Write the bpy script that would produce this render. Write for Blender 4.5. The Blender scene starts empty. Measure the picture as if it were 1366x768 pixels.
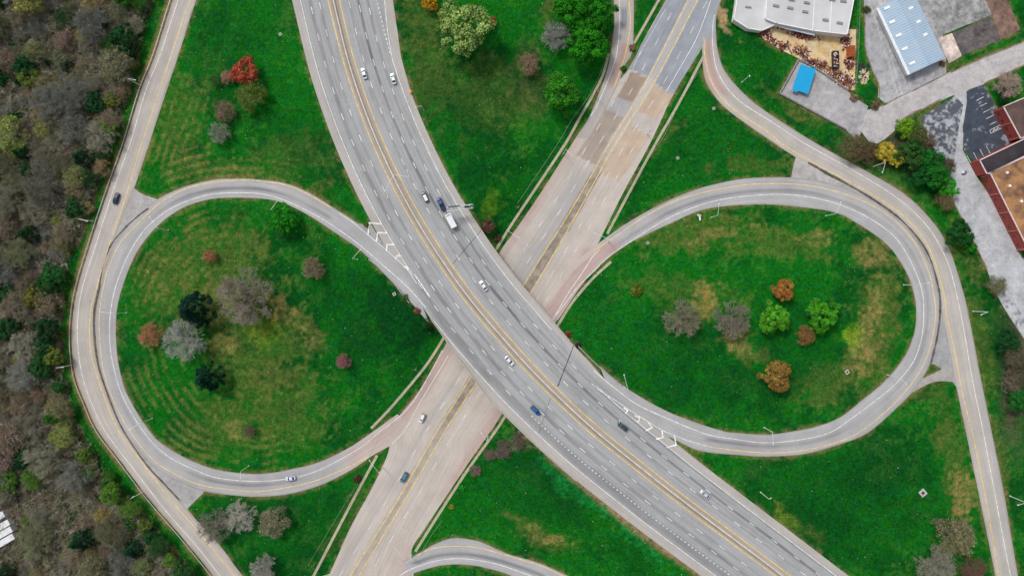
import bpy, math, random
import numpy as np
from mathutils import Vector, Matrix
random.seed(7); rng = np.random.default_rng(7)
sc = bpy.context.scene
COL = sc.collection
S, H = 0.31, 285.0            # metres per picture unit at the ground, height of the camera
R = math.radians

# ------------------------------------------------------------------ helpers
def lin(r, g, b):
    f = lambda c: (c/255/12.92) if c/255 <= .04045 else ((c/255+.055)/1.055)**2.4
    return np.array([f(r), f(g), f(b)])
def W(px, py, z=0.0):
    k = S*(H-z)/H
    return ((px-683)*k, (384-py)*k)
def inv(x, y, z=0.0):
    k = S*(H-z)/H
    return x/k+683, 384-y/k
def spline(pts, step=3.0):
    """Catmull-Rom through 2D (or nD) points, resampled evenly."""
    P = np.array(pts, float)
    if len(P) == 2:
        n = max(2, int(np.hypot(*(P[1, :2]-P[0, :2]))/step)+1)
        t = np.linspace(0, 1, n)[:, None]
        return P[0]*(1-t)+P[1]*t
    A = np.vstack([2*P[0]-P[1], P, 2*P[-1]-P[-2]])
    out = []
    for i in range(1, len(A)-2):
        p0, p1, p2, p3 = A[i-1:i+3]
        for t in np.linspace(0, 1, 24, endpoint=False):
            out.append(.5*((2*p1)+(-p0+p2)*t+(2*p0-5*p1+4*p2-p3)*t*t+(-p0+3*p1-3*p2+p3)*t**3))
    out.append(P[-1]); out = np.array(out)
    d = np.r_[0, np.cumsum(np.hypot(*(np.diff(out[:, :2], axis=0).T)))]
    n = max(2, int(d[-1]/step)+1)
    s = np.linspace(0, d[-1], n)
    return np.stack([np.interp(s, d, out[:, k]) for k in range(out.shape[1])], 1)
def resample(Q, n):
    d = np.r_[0, np.cumsum(np.hypot(*(np.diff(Q[:, :2], axis=0).T)))]
    s = np.linspace(0, d[-1], n)
    return np.stack([np.interp(s, d, Q[:, k]) for k in range(Q.shape[1])], 1)
def normals2(Q):
    T = np.gradient(Q[:, :2], axis=0); T /= np.hypot(T[:, 0], T[:, 1])[:, None]+1e-9
    return np.stack([-T[:, 1], T[:, 0]], 1), T
def offset(Q, o):
    N, _ = normals2(Q)
    o = np.broadcast_to(np.asarray(o, float), (len(Q),))
    return Q[:, :2]+N*o[:, None]
def vnoise(x, y, scale, seed=0):
    """value noise 0..1 on arrays"""
    r = np.random.default_rng(seed); n = 256
    G = r.random((n, n))
    u, v = x/scale+1000.3, y/scale+1000.7
    i, j = np.floor(u).astype(int), np.floor(v).astype(int)
    fu, fv = u-i, v-j
    fu = fu*fu*(3-2*fu); fv = fv*fv*(3-2*fv)
    g = lambda a, b: G[a % n, b % n]
    return (g(i, j)*(1-fu)+g(i+1, j)*fu)*(1-fv)+(g(i, j+1)*(1-fu)+g(i+1, j+1)*fu)*fv
def fbm(x, y, scale, seed=0, o=4):
    a, t, w = 1., 0., 0.
    for k in range(o):
        t = t+a*vnoise(x, y, scale/2**k, seed+k*17); w += a; a *= .55
    return t/w
def sstep(a, b, x):
    t = np.clip((x-a)/(b-a), 0, 1); return t*t*(3-2*t)
def inpoly(px, py, poly):
    c = np.zeros(px.shape, bool); n = len(poly)
    for i in range(n):
        x1, y1 = poly[i]; x2, y2 = poly[(i+1) % n]
        if y1 == y2: continue
        m = ((y1 > py) != (y2 > py)) & (px < (x2-x1)*(py-y1)/(y2-y1)+x1)
        c ^= m
    return c
def seg_dist(px, py, Q):
    """distance to a polyline and index of the nearest segment"""
    best = np.full(px.shape, 1e9); idx = np.zeros(px.shape, int)
    for i in range(len(Q)-1):
        ax, ay = Q[i, :2]; bx, by = Q[i+1, :2]
        dx, dy = bx-ax, by-ay; L = dx*dx+dy*dy+1e-9
        t = np.clip(((px-ax)*dx+(py-ay)*dy)/L, 0, 1)
        d = np.hypot(px-ax-t*dx, py-ay-t*dy)
        m = d < best; best[m] = d[m]; idx[m] = i
    return best, idx

# ------------------------------------------------------------------ materials
MATS = {}
def nodes(name):
    m = bpy.data.materials.new(name); m.use_nodes = True
    nt = m.node_tree; b = nt.nodes['Principled BSDF']; return m, nt, b
def mat(name, col, rough=.6, metal=0., amt=.12, scale=1.2, bump=0., spec=.5, objcol=False):
    if name in MATS: return MATS[name]
    m, nt, b = nodes(name); N, L = nt.nodes, nt.links
    tc = N.new('ShaderNodeTexCoord'); nz = N.new('ShaderNodeTexNoise'); nz.inputs['Scale'].default_value = scale; nz.inputs['Detail'].default_value = 6
    L.new(tc.outputs['Object'], nz.inputs['Vector'])
    mr = N.new('ShaderNodeMapRange'); mr.inputs['To Min'].default_value = 1-amt; mr.inputs['To Max'].default_value = 1+amt
    mr.inputs['From Min'].default_value = .3; mr.inputs['From Max'].default_value = .7
    L.new(nz.outputs['Fac'], mr.inputs['Value'])
    mx = N.new('ShaderNodeVectorMath'); mx.operation = 'SCALE'
    if objcol:
        oi = N.new('ShaderNodeObjectInfo'); L.new(oi.outputs['Color'], mx.inputs[0])
    else: mx.inputs[0].default_value = tuple(col[:3])
    L.new(mr.outputs[0], mx.inputs['Scale']); L.new(mx.outputs[0], b.inputs['Base Color'])
    b.inputs['Roughness'].default_value = rough; b.inputs['Metallic'].default_value = metal; b.inputs['Specular IOR Level'].default_value = spec
    if bump:
        bp = N.new('ShaderNodeBump'); bp.inputs['Strength'].default_value = bump; bp.inputs['Distance'].default_value = .05
        L.new(nz.outputs['Fac'], bp.inputs['Height']); L.new(bp.outputs[0], b.inputs['Normal'])
    MATS[name] = m; return m
def attr_mat(name, kind, rough=.9, spec=.2):
    """colour attribute times procedural grain"""
    if name in MATS: return MATS[name]
    m, nt, b = nodes(name); N, L = nt.nodes, nt.links
    at = N.new('ShaderNodeAttribute'); at.attribute_name = 'Col'
    geo = N.new('ShaderNodeNewGeometry')
    def noise(scale, vec, det=4, rgh=.6):
        n = N.new('ShaderNodeTexNoise'); n.inputs['Scale'].default_value = scale; n.inputs['Detail'].default_value = det; n.inputs['Roughness'].default_value = rgh
        L.new(vec, n.inputs['Vector']); return n.outputs['Fac']
    def rmap(v, lo, hi, a=.3, c=.7):
        r = N.new('ShaderNodeMapRange'); r.inputs['From Min'].default_value = a; r.inputs['From Max'].default_value = c
        r.inputs['To Min'].default_value = lo; r.inputs['To Max'].default_value = hi; L.new(v, r.inputs['Value']); return r.outputs[0]
    def mul(a, c):
        x = N.new('ShaderNodeMath'); x.operation = 'MULTIPLY'; L.new(a, x.inputs[0]); L.new(c, x.inputs[1]); return x.outputs[0]
    P = geo.outputs['Position']
    if kind == 'grass':
        f1 = noise(.7, P, 6, .85); f2 = noise(2.4, P, 3, .8)
        fac = mul(rmap(f1, .35, 1.7), rmap(f2, .5, 1.55))
        hv = N.new('ShaderNodeHueSaturation'); L.new(at.outputs['Color'], hv.inputs['Color'])
        L.new(rmap(noise(.45, P, 4), .483, .512), hv.inputs['Hue'])
        L.new(rmap(noise(1.7, P, 4, .8), .90, 1.12), hv.inputs['Saturation']); L.new(fac, hv.inputs['Value'])
        src = hv.outputs[0]; h = f2; dist = .25; st = .7
    else:
        uv = N.new('ShaderNodeUVMap'); mp = N.new('ShaderNodeMapping'); mp.inputs['Scale'].default_value = (.035, 1.3, 1)
        L.new(uv.outputs[0], mp.inputs['Vector'])
        f1 = noise(1., mp.outputs[0], 5); f2 = noise(2.5, P, 4, .8); f3 = noise(.09, P, 4)
        fac = mul(mul(rmap(f1, .90, 1.10), rmap(f2, .90, 1.10)), rmap(f3, .93, 1.07)) if kind == 'road' else mul(mul(rmap(noise(.5, P, 6, .7), .80, 1.16), rmap(f2, .88, 1.12)), rmap(f3, .9, 1.1))
        # slab joints / cracks
        mp2 = N.new('ShaderNodeMapping'); mp2.inputs['Scale'].default_value = (1/7., .0, 1); L.new(uv.outputs[0], mp2.inputs['Vector'])
        sx = N.new('ShaderNodeSeparateXYZ'); L.new(mp2.outputs[0], sx.inputs[0])
        fr = N.new('ShaderNodeMath'); fr.operation = 'FRACT'; L.new(sx.outputs[0], fr.inputs[0])
        if kind == 'road': fac = mul(fac, rmap(fr.outputs[0], .93, 1.0, .0, .02))
        vr = N.new('ShaderNodeTexVoronoi'); vr.feature = 'DISTANCE_TO_EDGE'; vr.inputs['Scale'].default_value = .11
        dn = N.new('ShaderNodeTexNoise'); dn.inputs['Scale'].default_value = .35; dn.inputs['Detail'].default_value = 5; L.new(P, dn.inputs['Vector'])
        va = N.new('ShaderNodeVectorMath'); va.operation = 'MULTIPLY_ADD'; va.inputs[1].default_value = (7, 7, 7); L.new(dn.outputs['Color'], va.inputs[0]); L.new(P, va.inputs[2])
        L.new(va.outputs[0], vr.inputs['Vector'])
        fac = mul(fac, rmap(vr.outputs['Distance'], .84, 1.0, .0, .012) if kind == 'road' else rmap(vr.outputs['Distance'], .82, 1.0, .0, .02))
        if kind != 'road': fac = mul(fac, rmap(noise(.22, P, 6, .7), .80, 1.0, .36, .5))
        sc_ = N.new('ShaderNodeVectorMath'); sc_.operation = 'SCALE'; L.new(at.outputs['Color'], sc_.inputs[0]); L.new(fac, sc_.inputs['Scale'])
        src = sc_.outputs[0]; h = f2; dist = .01; st = .3
    L.new(src, b.inputs['Base Color'])
    bp = N.new('ShaderNodeBump'); bp.inputs['Strength'].default_value = st; bp.inputs['Distance'].default_value = dist
    L.new(h, bp.inputs['Height']); L.new(bp.outputs[0], b.inputs['Normal'])
    b.inputs['Roughness'].default_value = rough; b.inputs['Specular IOR Level'].default_value = spec
    MATS[name] = m; return m
def leaf_mat(name):
    """object colour times per leaf colour attribute"""
    if name in MATS: return MATS[name]
    m, nt, b = nodes(name); N, L = nt.nodes, nt.links
    oi = N.new('ShaderNodeObjectInfo'); at = N.new('ShaderNodeAttribute'); at.attribute_name = 'Col'
    mx = N.new('ShaderNodeVectorMath'); mx.operation = 'MULTIPLY'
    L.new(oi.outputs['Color'], mx.inputs[0]); L.new(at.outputs['Color'], mx.inputs[1]); L.new(mx.outputs[0], b.inputs['Base Color'])
    b.inputs['Roughness'].default_value = .75; b.inputs['Specular IOR Level'].default_value = .15
    MATS[name] = m; return m

# ------------------------------------------------------------------ object helpers
def link(o, parent=None):
    COL.objects.link(o)
    if parent is not None: o.parent = parent
    return o
def mesh_np(name, V, F, m, parent=None, col=None, uv=None, smooth=False):
    me = bpy.data.meshes.new(name)
    V = np.asarray(V, np.float32); F = np.asarray(F, np.int32)
    k = F.shape[1]
    me.vertices.add(len(V)); me.vertices.foreach_set('co', V.ravel())
    me.loops.add(F.size); me.loops.foreach_set('vertex_index', F.ravel())
    me.polygons.add(len(F)); me.polygons.foreach_set('loop_start', np.arange(0, F.size, k, dtype=np.int32))
    me.polygons.foreach_set('loop_total', np.full(len(F), k, np.int32))
    if smooth: me.polygons.foreach_set('use_smooth', np.ones(len(F), bool))
    me.update(calc_edges=True)
    if col is not None:
        a = me.color_attributes.new('Col', 'FLOAT_COLOR', 'POINT')
        c = np.ones((len(V), 4), np.float32); c[:, :3] = col; a.data.foreach_set('color', c.ravel())
    if uv is not None:
        u = me.uv_layers.new(name='UVMap'); u.data.foreach_set('uv', np.asarray(uv, np.float32)[F.ravel()].ravel())
    me.materials.append(m)
    return link(bpy.data.objects.new(name, me), parent)
class MB:
    def __init__(s): s.v = []; s.f = []
    def add(s, V, F):
        n = len(s.v); s.v += [tuple(p) for p in V]; s.f += [tuple(i+n for i in f) for f in F]; return s
    def box(s, c, d, rz=0., taper=1.):
        cx, cy, cz = c; hx, hy, hz = d[0]/2, d[1]/2, d[2]/2; ca, sa = math.cos(rz), math.sin(rz)
        V = []
        for z, k in ((-hz, 1), (hz, taper)):
            for x, y in ((-hx, -hy), (hx, -hy), (hx, hy), (-hx, hy)):
                x *= k; y *= k; V.append((cx+x*ca-y*sa, cy+x*sa+y*ca, cz+z))
        return s.add(V, [(3, 2, 1, 0), (4, 5, 6, 7), (0, 1, 5, 4), (1, 2, 6, 5), (2, 3, 7, 6), (3, 0, 4, 7)])
    def tube(s, a, b, r1, r2=None, n=8):
        r2 = r1 if r2 is None else r2
        a, b = Vector(a), Vector(b); d = (b-a).normalized()
        u = d.orthogonal().normalized(); w = d.cross(u)
        V = []
        for p, r in ((a, r1), (b, r2)):
            for i in range(n):
                t = 2*math.pi*i/n; V.append(p+u*(r*math.cos(t))+w*(r*math.sin(t)))
        F = [(i, (i+1) % n, n+(i+1) % n, n+i) for i in range(n)]+[tuple(range(n-1, -1, -1)), tuple(range(n, 2*n))]
        return s.add(V, F)
    def prism(s, poly, z0, z1):
        n = len(poly); A = sum(poly[i][0]*poly[(i+1) % n][1]-poly[(i+1) % n][0]*poly[i][1] for i in range(n))
        if A < 0: poly = poly[::-1]
        V = [(x, y, z0) for x, y in poly]+[(x, y, z1) for x, y in poly]
        return s.add(V, [tuple(range(n-1, -1, -1)), tuple(range(n, 2*n))]+[(i, (i+1) % n, n+(i+1) % n, n+i) for i in range(n)])
    def build(s, name, m, parent=None, smooth=False, bevel=0.):
        me = bpy.data.meshes.new(name); me.from_pydata(s.v, [], s.f); me.materials.append(m)
        if smooth: me.polygons.foreach_set('use_smooth', [True]*len(me.polygons))
        me.update(); o = link(bpy.data.objects.new(name, me), parent)
        if bevel:
            b = o.modifiers.new('bevel', 'BEVEL'); b.width = bevel; b.segments = 2; b.limit_method = 'ANGLE'
        return o
def tag(o, label=None, cat=None, group=None, kind=None):
    if label: o['label'] = label
    if cat: o['category'] = cat
    if group: o['group'] = group
    if kind: o['kind'] = kind
    return o
def empty(name, loc, rz=0., label=None, cat=None, group=None):
    o = bpy.data.objects.new(name, None); o.empty_display_size = .5
    o.location = loc; o.rotation_euler = (0, 0, rz); link(o); return tag(o, label, cat, group)

# ------------------------------------------------------------------ measured lines (picture units)
HW = [(430, -75), (437, -36), (445, 0), (469.5, 96), (505, 192), (553, 288), (616, 384), (684, 465.5), (739, 523), (796.5, 576), (860, 627.5), (921, 675), (1024, 752), (1110, 817), (1190, 876)]
ZH = 6.5
W_white = [(264, -70), (238, 0), (213, 75), (195, 120), (173.5, 192), (150, 257), (130, 320), (110, 384), (104, 424), (104, 459), (110, 502), (125, 544), (141, 576), (175, 621), (220, 679), (263, 729), (294, 768), (345, 835)]
W_yel = [(280, -70), (254, 0), (238, 45), (220, 100), (189, 192), (173, 245), (160, 287), (144, 332), (129, 384), (121, 416), (120, 459), (128, 497), (143, 539), (159.5, 576), (193, 621), (230, 669), (263, 706), (283, 731), (313, 768), (366, 835)]
W_left = [(256, -70), (230, 0), (206, 75), (188, 120), (166, 192), (143, 257), (122, 320), (103, 384), (97, 424), (96, 462), (101, 502), (114, 537), (131, 574), (160, 613), (200, 666), (243, 716), (285, 768), (336, 835)]
W_right = [(288, -70), (262, 0), (240, 68), (220, 128), (199, 192), (179, 251), (163, 292), (148, 332), (133, 384), (125.5, 416), (125, 455), (132, 495), (148, 539), (165, 576), (197, 621), (240, 667), (263, 694), (295, 729), (324, 768), (378, 835)]
LL_yel = [(442, 277), (409, 258), (379.5, 246.5), (342, 241), (312, 240.5), (283, 243), (245, 253), (213, 271), (185, 297), (160, 325), (145, 357), (138, 384), (133, 416), (133, 452), (139, 497), (153, 537), (173, 574), (200, 608.5), (225, 627), (263, 645), (300, 652), (342, 655.5), (374.5, 651), (417, 642), (454.6, 627), (492, 608.5)]
LL_out = [(540, 352), (512, 326), (482, 301), (442, 275), (409.6, 255.5), (379.5, 244), (342, 239), (312, 238), (283, 240), (245, 249.5), (210, 266), (180, 292), (155, 322), (141, 355), (134, 384), (127.5, 416), (127, 452), (134, 495), (149, 541), (166, 576), (196, 613), (222, 633), (262, 652), (300, 659), (342, 662), (384.6, 658.6), (429.6, 646), (467, 627), (497, 607), (526, 590), (548, 566)]
LL_white = [(590, 436), (568, 410), (545, 384), (517, 359), (480, 327), (442, 299.6), (409.6, 281), (372, 264.6), (342, 258), (300, 257.6), (270, 262), (235, 274.6), (205, 294.6), (185, 317), (168, 347), (154, 384), (147, 421.5), (147, 459), (153, 494), (165, 531), (192, 576), (218, 603.5), (248, 621), (283, 635), (313, 640), (342, 641.6), (379.5, 638.6), (417, 630), (454.6, 612), (485, 593.5), (506, 576), (540, 549), (560, 522), (577, 491.6), (590, 467)]
LL_in = [(574, 434), (555, 411), (531, 384), (517, 370), (482, 335), (442, 307), (409.6, 286), (374.5, 269.6), (342, 264.6), (300, 264), (275, 267), (245, 277), (215, 297), (190, 325), (175, 352), (163, 384), (156, 414), (155, 451.6), (159, 489), (171, 528), (201, 576), (225, 597), (258, 615), (295.5, 627), (342, 631.6), (379.5, 627), (424.6, 616), (467, 596), (495, 577), (512, 565), (530, 552)]
E_white = [(953, 20), (951, 34), (951, 65), (959, 100), (984, 133), (1025, 160), (1074.5, 192), (1137, 227), (1197, 264.6), (1237, 302), (1262, 345), (1274, 384), (1286, 441.6), (1297, 507), (1311.5, 576), (1328, 663.6), (1348, 768), (1364, 840)]
E_yel = [(939, 50), (941, 80), (952, 115), (977, 145), (1025, 176.5), (1043, 192), (1089, 219.5), (1164, 259.6), (1209, 292), (1239, 330), (1257.5, 384), (1264, 426.6), (1274, 471.6), (1284, 524), (1296.5, 576), (1312, 651), (1333, 768), (1347, 840)]
E_left = [(945, 22), (937.5, 45), (936.5, 62), (939, 100), (949, 122.7), (972, 148), (1025, 186), (1061, 209.5), (1085, 221), (1124, 242), (1174, 272), (1205, 298), (1234, 337), (1250, 384), (1256, 416), (1266, 465), (1276, 517), (1288.5, 576), (1304, 651), (1328, 768), (1342, 840)]
E_right = [(960, 5), (955.5, 22), (955, 40), (957, 65), (967, 95), (994.5, 127), (1025, 151), (1090, 192), (1149, 224.5), (1204, 257), (1239, 289.6), (1264, 327), (1283.5, 384), (1294, 429), (1307, 497), (1323, 576), (1339.5, 658.6), (1358, 768), (1374, 840)]
F_yel = [(735, 418), (758, 382), (775, 356), (792, 335), (814, 320), (859, 289.6), (897, 269.6), (934, 258), (984, 248), (1025, 245), (1074, 247), (1117, 256), (1159, 272), (1194, 294.6), (1219, 322), (1237, 357), (1244, 384), (1248, 416.5), (1244, 449), (1234, 481.6), (1214, 514), (1184, 546), (1148, 575), (1119, 588.5), (1074, 600), (1025, 603.5), (984, 600.5), (949, 596)]
F_out = [(722, 405), (742, 378), (765, 352), (793, 329), (834, 299), (884, 271), (934, 251), (984, 239.6), (1025, 236.5), (1056, 237), (1090, 241), (1127, 251), (1165, 268), (1199, 293), (1223, 320), (1242, 355), (1250, 384), (1254, 416.5), (1250, 450), (1241, 484), (1224, 514), (1198, 542), (1159, 576), (1124, 591), (1074, 605), (1025, 608.5), (984, 606.5), (934, 601), (900, 586), (860, 566), (820, 540)]
F_white = [(738, 425), (756, 402), (772, 381), (792, 362), (809, 345), (834, 327), (874, 301), (909, 283), (959, 267), (1025, 259.5), (1074, 262), (1117, 272), (1157, 289.6), (1192, 314.6), (1214, 347), (1229, 384), (1232, 416.5), (1229, 451.6), (1217, 484), (1192, 514), (1164, 537), (1134, 559), (1108, 576), (1074, 585), (1025, 590), (984, 586), (934, 576), (859, 544), (824, 520.5), (792, 494)]
F_in = [(744, 427), (762, 400), (779, 376), (800, 354), (824, 333.5), (859, 314.6), (897, 297), (934, 281), (972, 274.6), (1025, 273), (1074, 277), (1117, 284.6), (1154, 304.6), (1184, 327), (1204, 354.6), (1217, 384), (1222, 416.5), (1218, 449), (1204, 479), (1179, 509), (1149, 534), (1119, 557), (1086.6, 569), (1056.6, 575), (1025, 579), (985, 577), (959, 573), (892, 549), (834, 516), (800, 488)]
A_left = [(945, -90), (889, 0), (859, 52.6), (844, 82.6), (827, 106), (806, 119), (784, 160), (763, 192), (721.6, 257), (684, 312), (665, 339), (592, 464), (575, 494), (555, 527), (536, 550), (521, 572), (518, 603), (497, 648.6), (467, 704), (438, 768), (402, 836)]
A_right = [(1000, -70), (962, 0), (948, 35), (937, 62.6), (899, 125), (867, 192), (834, 252), (804, 312), (788, 345), (770, 384), (744, 425), (670, 550.5), (650, 581), (617, 628.6), (567, 704), (549, 734), (552, 768), (548, 836)]
A_yl = [(960, -80), (918, 0), (859, 115), (813, 192), (759, 284.6), (700, 378.5), (627, 504), (582, 576), (532, 663.6), (467, 768), (427, 836)]
A_yr = [(973, -80), (931, 0), (874, 107.7), (821, 192), (770, 284.6), (711.5, 384), (637, 507), (593, 576), (542, 663.6), (478.5, 768), (438, 836)]
D_left = [(820, -70), (819, 0), (819, 35), (814, 75), (808, 100), (795, 135), (784, 160), (770, 184)]
D_right = [(846, -70), (845.5, 0), (845.5, 30), (843, 70), (832, 90), (827, 106), (815, 132), (800, 160), (785, 186)]
D_white = [(827, -70), (826, 0), (826.7, 27.5), (823, 70), (814, 100), (797, 140), (788, 155)]
D_yel = [(840, -70), (839, 0), (841, 30), (834, 72.6), (819, 117.7)]
G_top = [(538, 748), (557, 738), (582, 724), (605, 717), (637.5, 721), (667.5, 734), (684, 740), (721.5, 751), (759, 768), (800, 788)]
G_bot = [(546, 768), (556, 762.5), (592, 753), (630, 753.5), (667.5, 762), (684, 768), (720, 780), (760, 800)]
G_yel = [(556, 740), (577, 731), (605, 728), (637.5, 730), (667, 737.5), (684, 742.5), (721.5, 754), (757, 770)]
G_white = [(530, 770), (543, 761), (560, 754), (587, 746.5), (617, 744.5), (655, 750), (684, 758.5), (720, 772)]

# ------------------------------------------------------------------ height field
GX0, GX1, GY0, GY1, GD = -300., 300., -200., 200., 1.5
gx = np.arange(GX0, GX1+.1, GD); gy = np.arange(GY0, GY1+.1, GD)
GXX, GYY = np.meshgrid(gx, gy)
Zf = np.zeros_like(GXX); pin = np.zeros(Zf.shape, bool); val = np.zeros_like(Zf)
hws = spline(HW, 3.)
HWw = np.array([W(p[0], p[1], ZH) for p in hws])            # highway centre in metres
s_a = np.argmin(np.hypot(hws[:, 0]-588, hws[:, 1]-341)); s_b = np.argmin(np.hypot(hws[:, 0]-746, hws[:, 1]-529))   # bridge ends
def pin_line(ctrl, half):
    Q = spline([(*W(p[0], p[1], p[2]), p[2]) for p in ctrl], 3.)
    m0 = (GXX > Q[:, 0].min()-half) & (GXX < Q[:, 0].max()+half) & (GYY > Q[:, 1].min()-half) & (GYY < Q[:, 1].max()+half)
    d, i = seg_dist(GXX[m0], GYY[m0], Q)
    k = np.zeros(Zf.shape, bool); k[m0] = d < half
    zz = np.zeros(Zf.shape); zz[m0] = Q[i, 2]
    pin[k] = True; val[k] = zz[k]
def pin_poly(poly, z):
    k = inpoly(GXX, GYY, [W(p[0], p[1], z) for p in poly]); pin[k] = True; val[k] = z
pin_line([(272, -70, 5.4), (246, 0, 5.), (180, 200, 4.4), (150, 270, 4.2), (122, 360, 3.6), (112, 440, 3.), (118, 500, 2.7), (150, 575, 2.2), (200, 645, 1.6), (270, 730, 1.2), (350, 835, 1.)], 6)
pin_line([(572, 410, 6.5), (531, 366, 6.5), (492, 327, 6.5), (442, 288, 6.3), (379, 256, 5.8), (312, 249, 5.2), (245, 264, 4.6), (195, 297, 4.1), (155, 352, 3.6), (141, 420, 3.1), (140, 459, 2.95), (150, 515, 2.6), (183, 574, 2.1), (233, 621, 1.6), (300, 645, 1.1), (379, 644, .6), (440, 628, .2), (505, 590, 0)], 5.5)
pin_line([(950, -60, 0), (948, 60, 0), (965, 118, .1), (1025, 168, .6), (1060, 200, .9), (1110, 226, 1.4), (1180, 262, 1.9), (1222, 300, 2.3), (1265, 384, 3.), (1276, 440, 3.3), (1290, 520, 3.7), (1310, 610, 4.1), (1342, 768, 4.6), (1356, 840, 4.8)], 6)
pin_line([(745, 410, 0), (800, 340, 0), (880, 290, .3), (940, 264, .6), (1010, 253, .9), (1080, 255, 1.3), (1140, 272, 1.7), (1200, 312, 2.1), (1232, 370, 2.6), (1238, 430, 3.0), (1224, 484, 3.5), (1190, 526, 4.0), (1120, 574, 4.8), (1060, 590, 5.4), (1000, 594, 5.9), (940, 584, 6.4), (880, 560, 6.5), (820, 522, 6.5)], 5.5)
pin_line([(833, -70, .4), (832, 40, .2), (815, 105, 0), (785, 165, 0)], 5)
pin_line([(548, 752, 0), (600, 735, .2), (660, 745, .6), (730, 770, 1.2), (800, 800, 2.)], 5)
pin_line([(-10, 120, 1.5), (-10, 650, 1.)], 8)
pin_poly([(975, -60), (1160, -60), (1380, -60), (1380, 130), (1290, 140), (1225, 150), (1170, 195), (1138, 170), (1040, 125), (1066, 80), (1010, 45), (985, 30)], 1.0)
pin_poly([(1235, 160), (1290, 130), (1420, 110), (1420, 480), (1366, 450), (1300, 330), (1262, 250)], 1.2)
for (ia, ib) in ((0, s_a), (s_b, len(hws)-1)):
    Q = HWw[ia:ib+1]; d, i = seg_dist(GXX, GYY, Q)
    # only cells whose nearest point is not the cut end itself
    T = HWw[s_a+1]-HWw[s_a]; T2 = HWw[s_b]-HWw[s_b-1]
    ok = d < 23
    if ia == 0: ok &= ((GXX-HWw[s_a, 0])*T[0]+(GYY-HWw[s_a, 1])*T[1]) < 0
    else: ok &= ((GXX-HWw[s_b, 0])*T2[0]+(GYY-HWw[s_b, 1])*T2[1]) > 0
    # a crossing road keeps its own level where they would meet
    pin[ok] = True; val[ok] = ZH
am = spline([(*((np.array(W(*a))+np.array(W(*b)))/2),) for a, b in zip([(952, -80), (925, 0), (880, 82), (815, 192), (757, 284), (706, 384), (632, 505), (585, 576), (535, 665), (480, 768), (440, 836)],
             [(966, -80), (925, 0), (880, 82), (815, 192), (757, 284), (706, 384), (632, 505), (585, 576), (535, 665), (480, 768), (440, 836)])], 3.)
d, i = seg_dist(GXX, GYY, am); k = d < 22.5; pin[k] = True; val[k] = 0
Zf[:] = 2.; Zf[pin] = val[pin]
edge = np.zeros_like(pin); edge[0, :] = edge[-1, :] = edge[:, 0] = edge[:, -1] = True
for it in range(5000):
    A = np.pad(Zf, 1, mode='edge')
    N4 = .25*(A[:-2, 1:-1]+A[2:, 1:-1]+A[1:-1, :-2]+A[1:-1, 2:])
    Zf = np.where(pin, val, Zf+1.0*(N4-Zf)) if it % 2 == 0 else np.where(pin, val, N4)
for it in range(5):
    A = np.pad(Zf, 1, mode='edge')
    Zf = (A[:-2, 1:-1]+A[2:, 1:-1]+A[1:-1, :-2]+A[1:-1, 2:]+2*A[1:-1, 1:-1])/6
def Z(x, y):
    x = np.asarray(x, float); y = np.asarray(y, float)
    u = np.clip((x-GX0)/GD, 0, len(gx)-1.001); v = np.clip((y-GY0)/GD, 0, len(gy)-1.001)
    i, j = u.astype(int), v.astype(int); fu, fv = u-i, v-j
    return (Zf[j, i]*(1-fu)+Zf[j, i+1]*fu)*(1-fv)+(Zf[j+1, i]*(1-fu)+Zf[j+1, i+1]*fu)*fv
def drape(px, py, fixed=None):
    px = np.asarray(px, float); py = np.asarray(py, float)
    if fixed is not None:
        x, y = W(px, py, fixed); return x, y, np.full(px.shape, fixed)
    z = np.zeros(px.shape)
    for _ in range(4):
        x, y = W(px, py, z); z = Z(x, y)
    return x, y, z
def G3(px, py, up=0.):
    x, y, z = drape(px, py); return Vector((float(x), float(y), float(z)+up))

# ------------------------------------------------------------------ roads
ROAD = attr_mat('pavement', 'road', .85, .3)
LOT = attr_mat('worn_pavement', 'lot', .85, .3)
GRASS = attr_mat('ground_cover', 'grass', .95, .1)
c_conc = lin(176, 172, 168); c_asph = lin(150, 153, 157); c_shoulder = lin(170, 165, 160)
def ribbon(name, Lp, Rp, layer, colfn, fixed=None, step=4., dv=.5, parent=None):
    Ls, Rs = spline(Lp, step), spline(Rp, step); n = max(len(Ls), len(Rs)); Ls, Rs = resample(Ls, n), resample(Rs, n)
    w = np.mean(np.hypot(*(Ls-Rs).T))*S; m = max(3, int(w/dv))
    t = np.linspace(0, 1, m)
    px = Ls[:, 0][:, None]*(1-t)+Rs[:, 0][:, None]*t; py = Ls[:, 1][:, None]*(1-t)+Rs[:, 1][:, None]*t
    x, y, z = drape(px, py, fixed)
    s = np.r_[0, np.cumsum(np.hypot(*(np.diff((Ls+Rs)/2, axis=0).T)))]*S
    ss = np.repeat(s[:, None], m, 1); wv = np.hypot(*(Ls-Rs).T)[:, None]*S*t
    col = colfn(px, py, t[None, :]+0*px, ss)
    V = np.stack([x, y, z+layer], -1).reshape(-1, 3)
    I = np.arange(n*m).reshape(n, m)
    F = np.stack([I[:-1, :-1], I[:-1, 1:], I[1:, 1:], I[1:, :-1]], -1).reshape(-1, 4)
    # make normals point up
    a, b, c = V[F[0, 0]], V[F[0, 1]], V[F[0, 2]]
    if np.cross(b-a, c-a)[2] < 0: F = F[:, ::-1]
    return mesh_np(name, V, F, ROAD, parent, col.reshape(-1, 3), np.stack([ss, wv], -1).reshape(-1, 2))
def band(o, c, w): return np.exp(-((o-c)/w)**2)
def mixc(a, b, t): return a*(1-t[..., None])+b*t[..., None]
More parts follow.
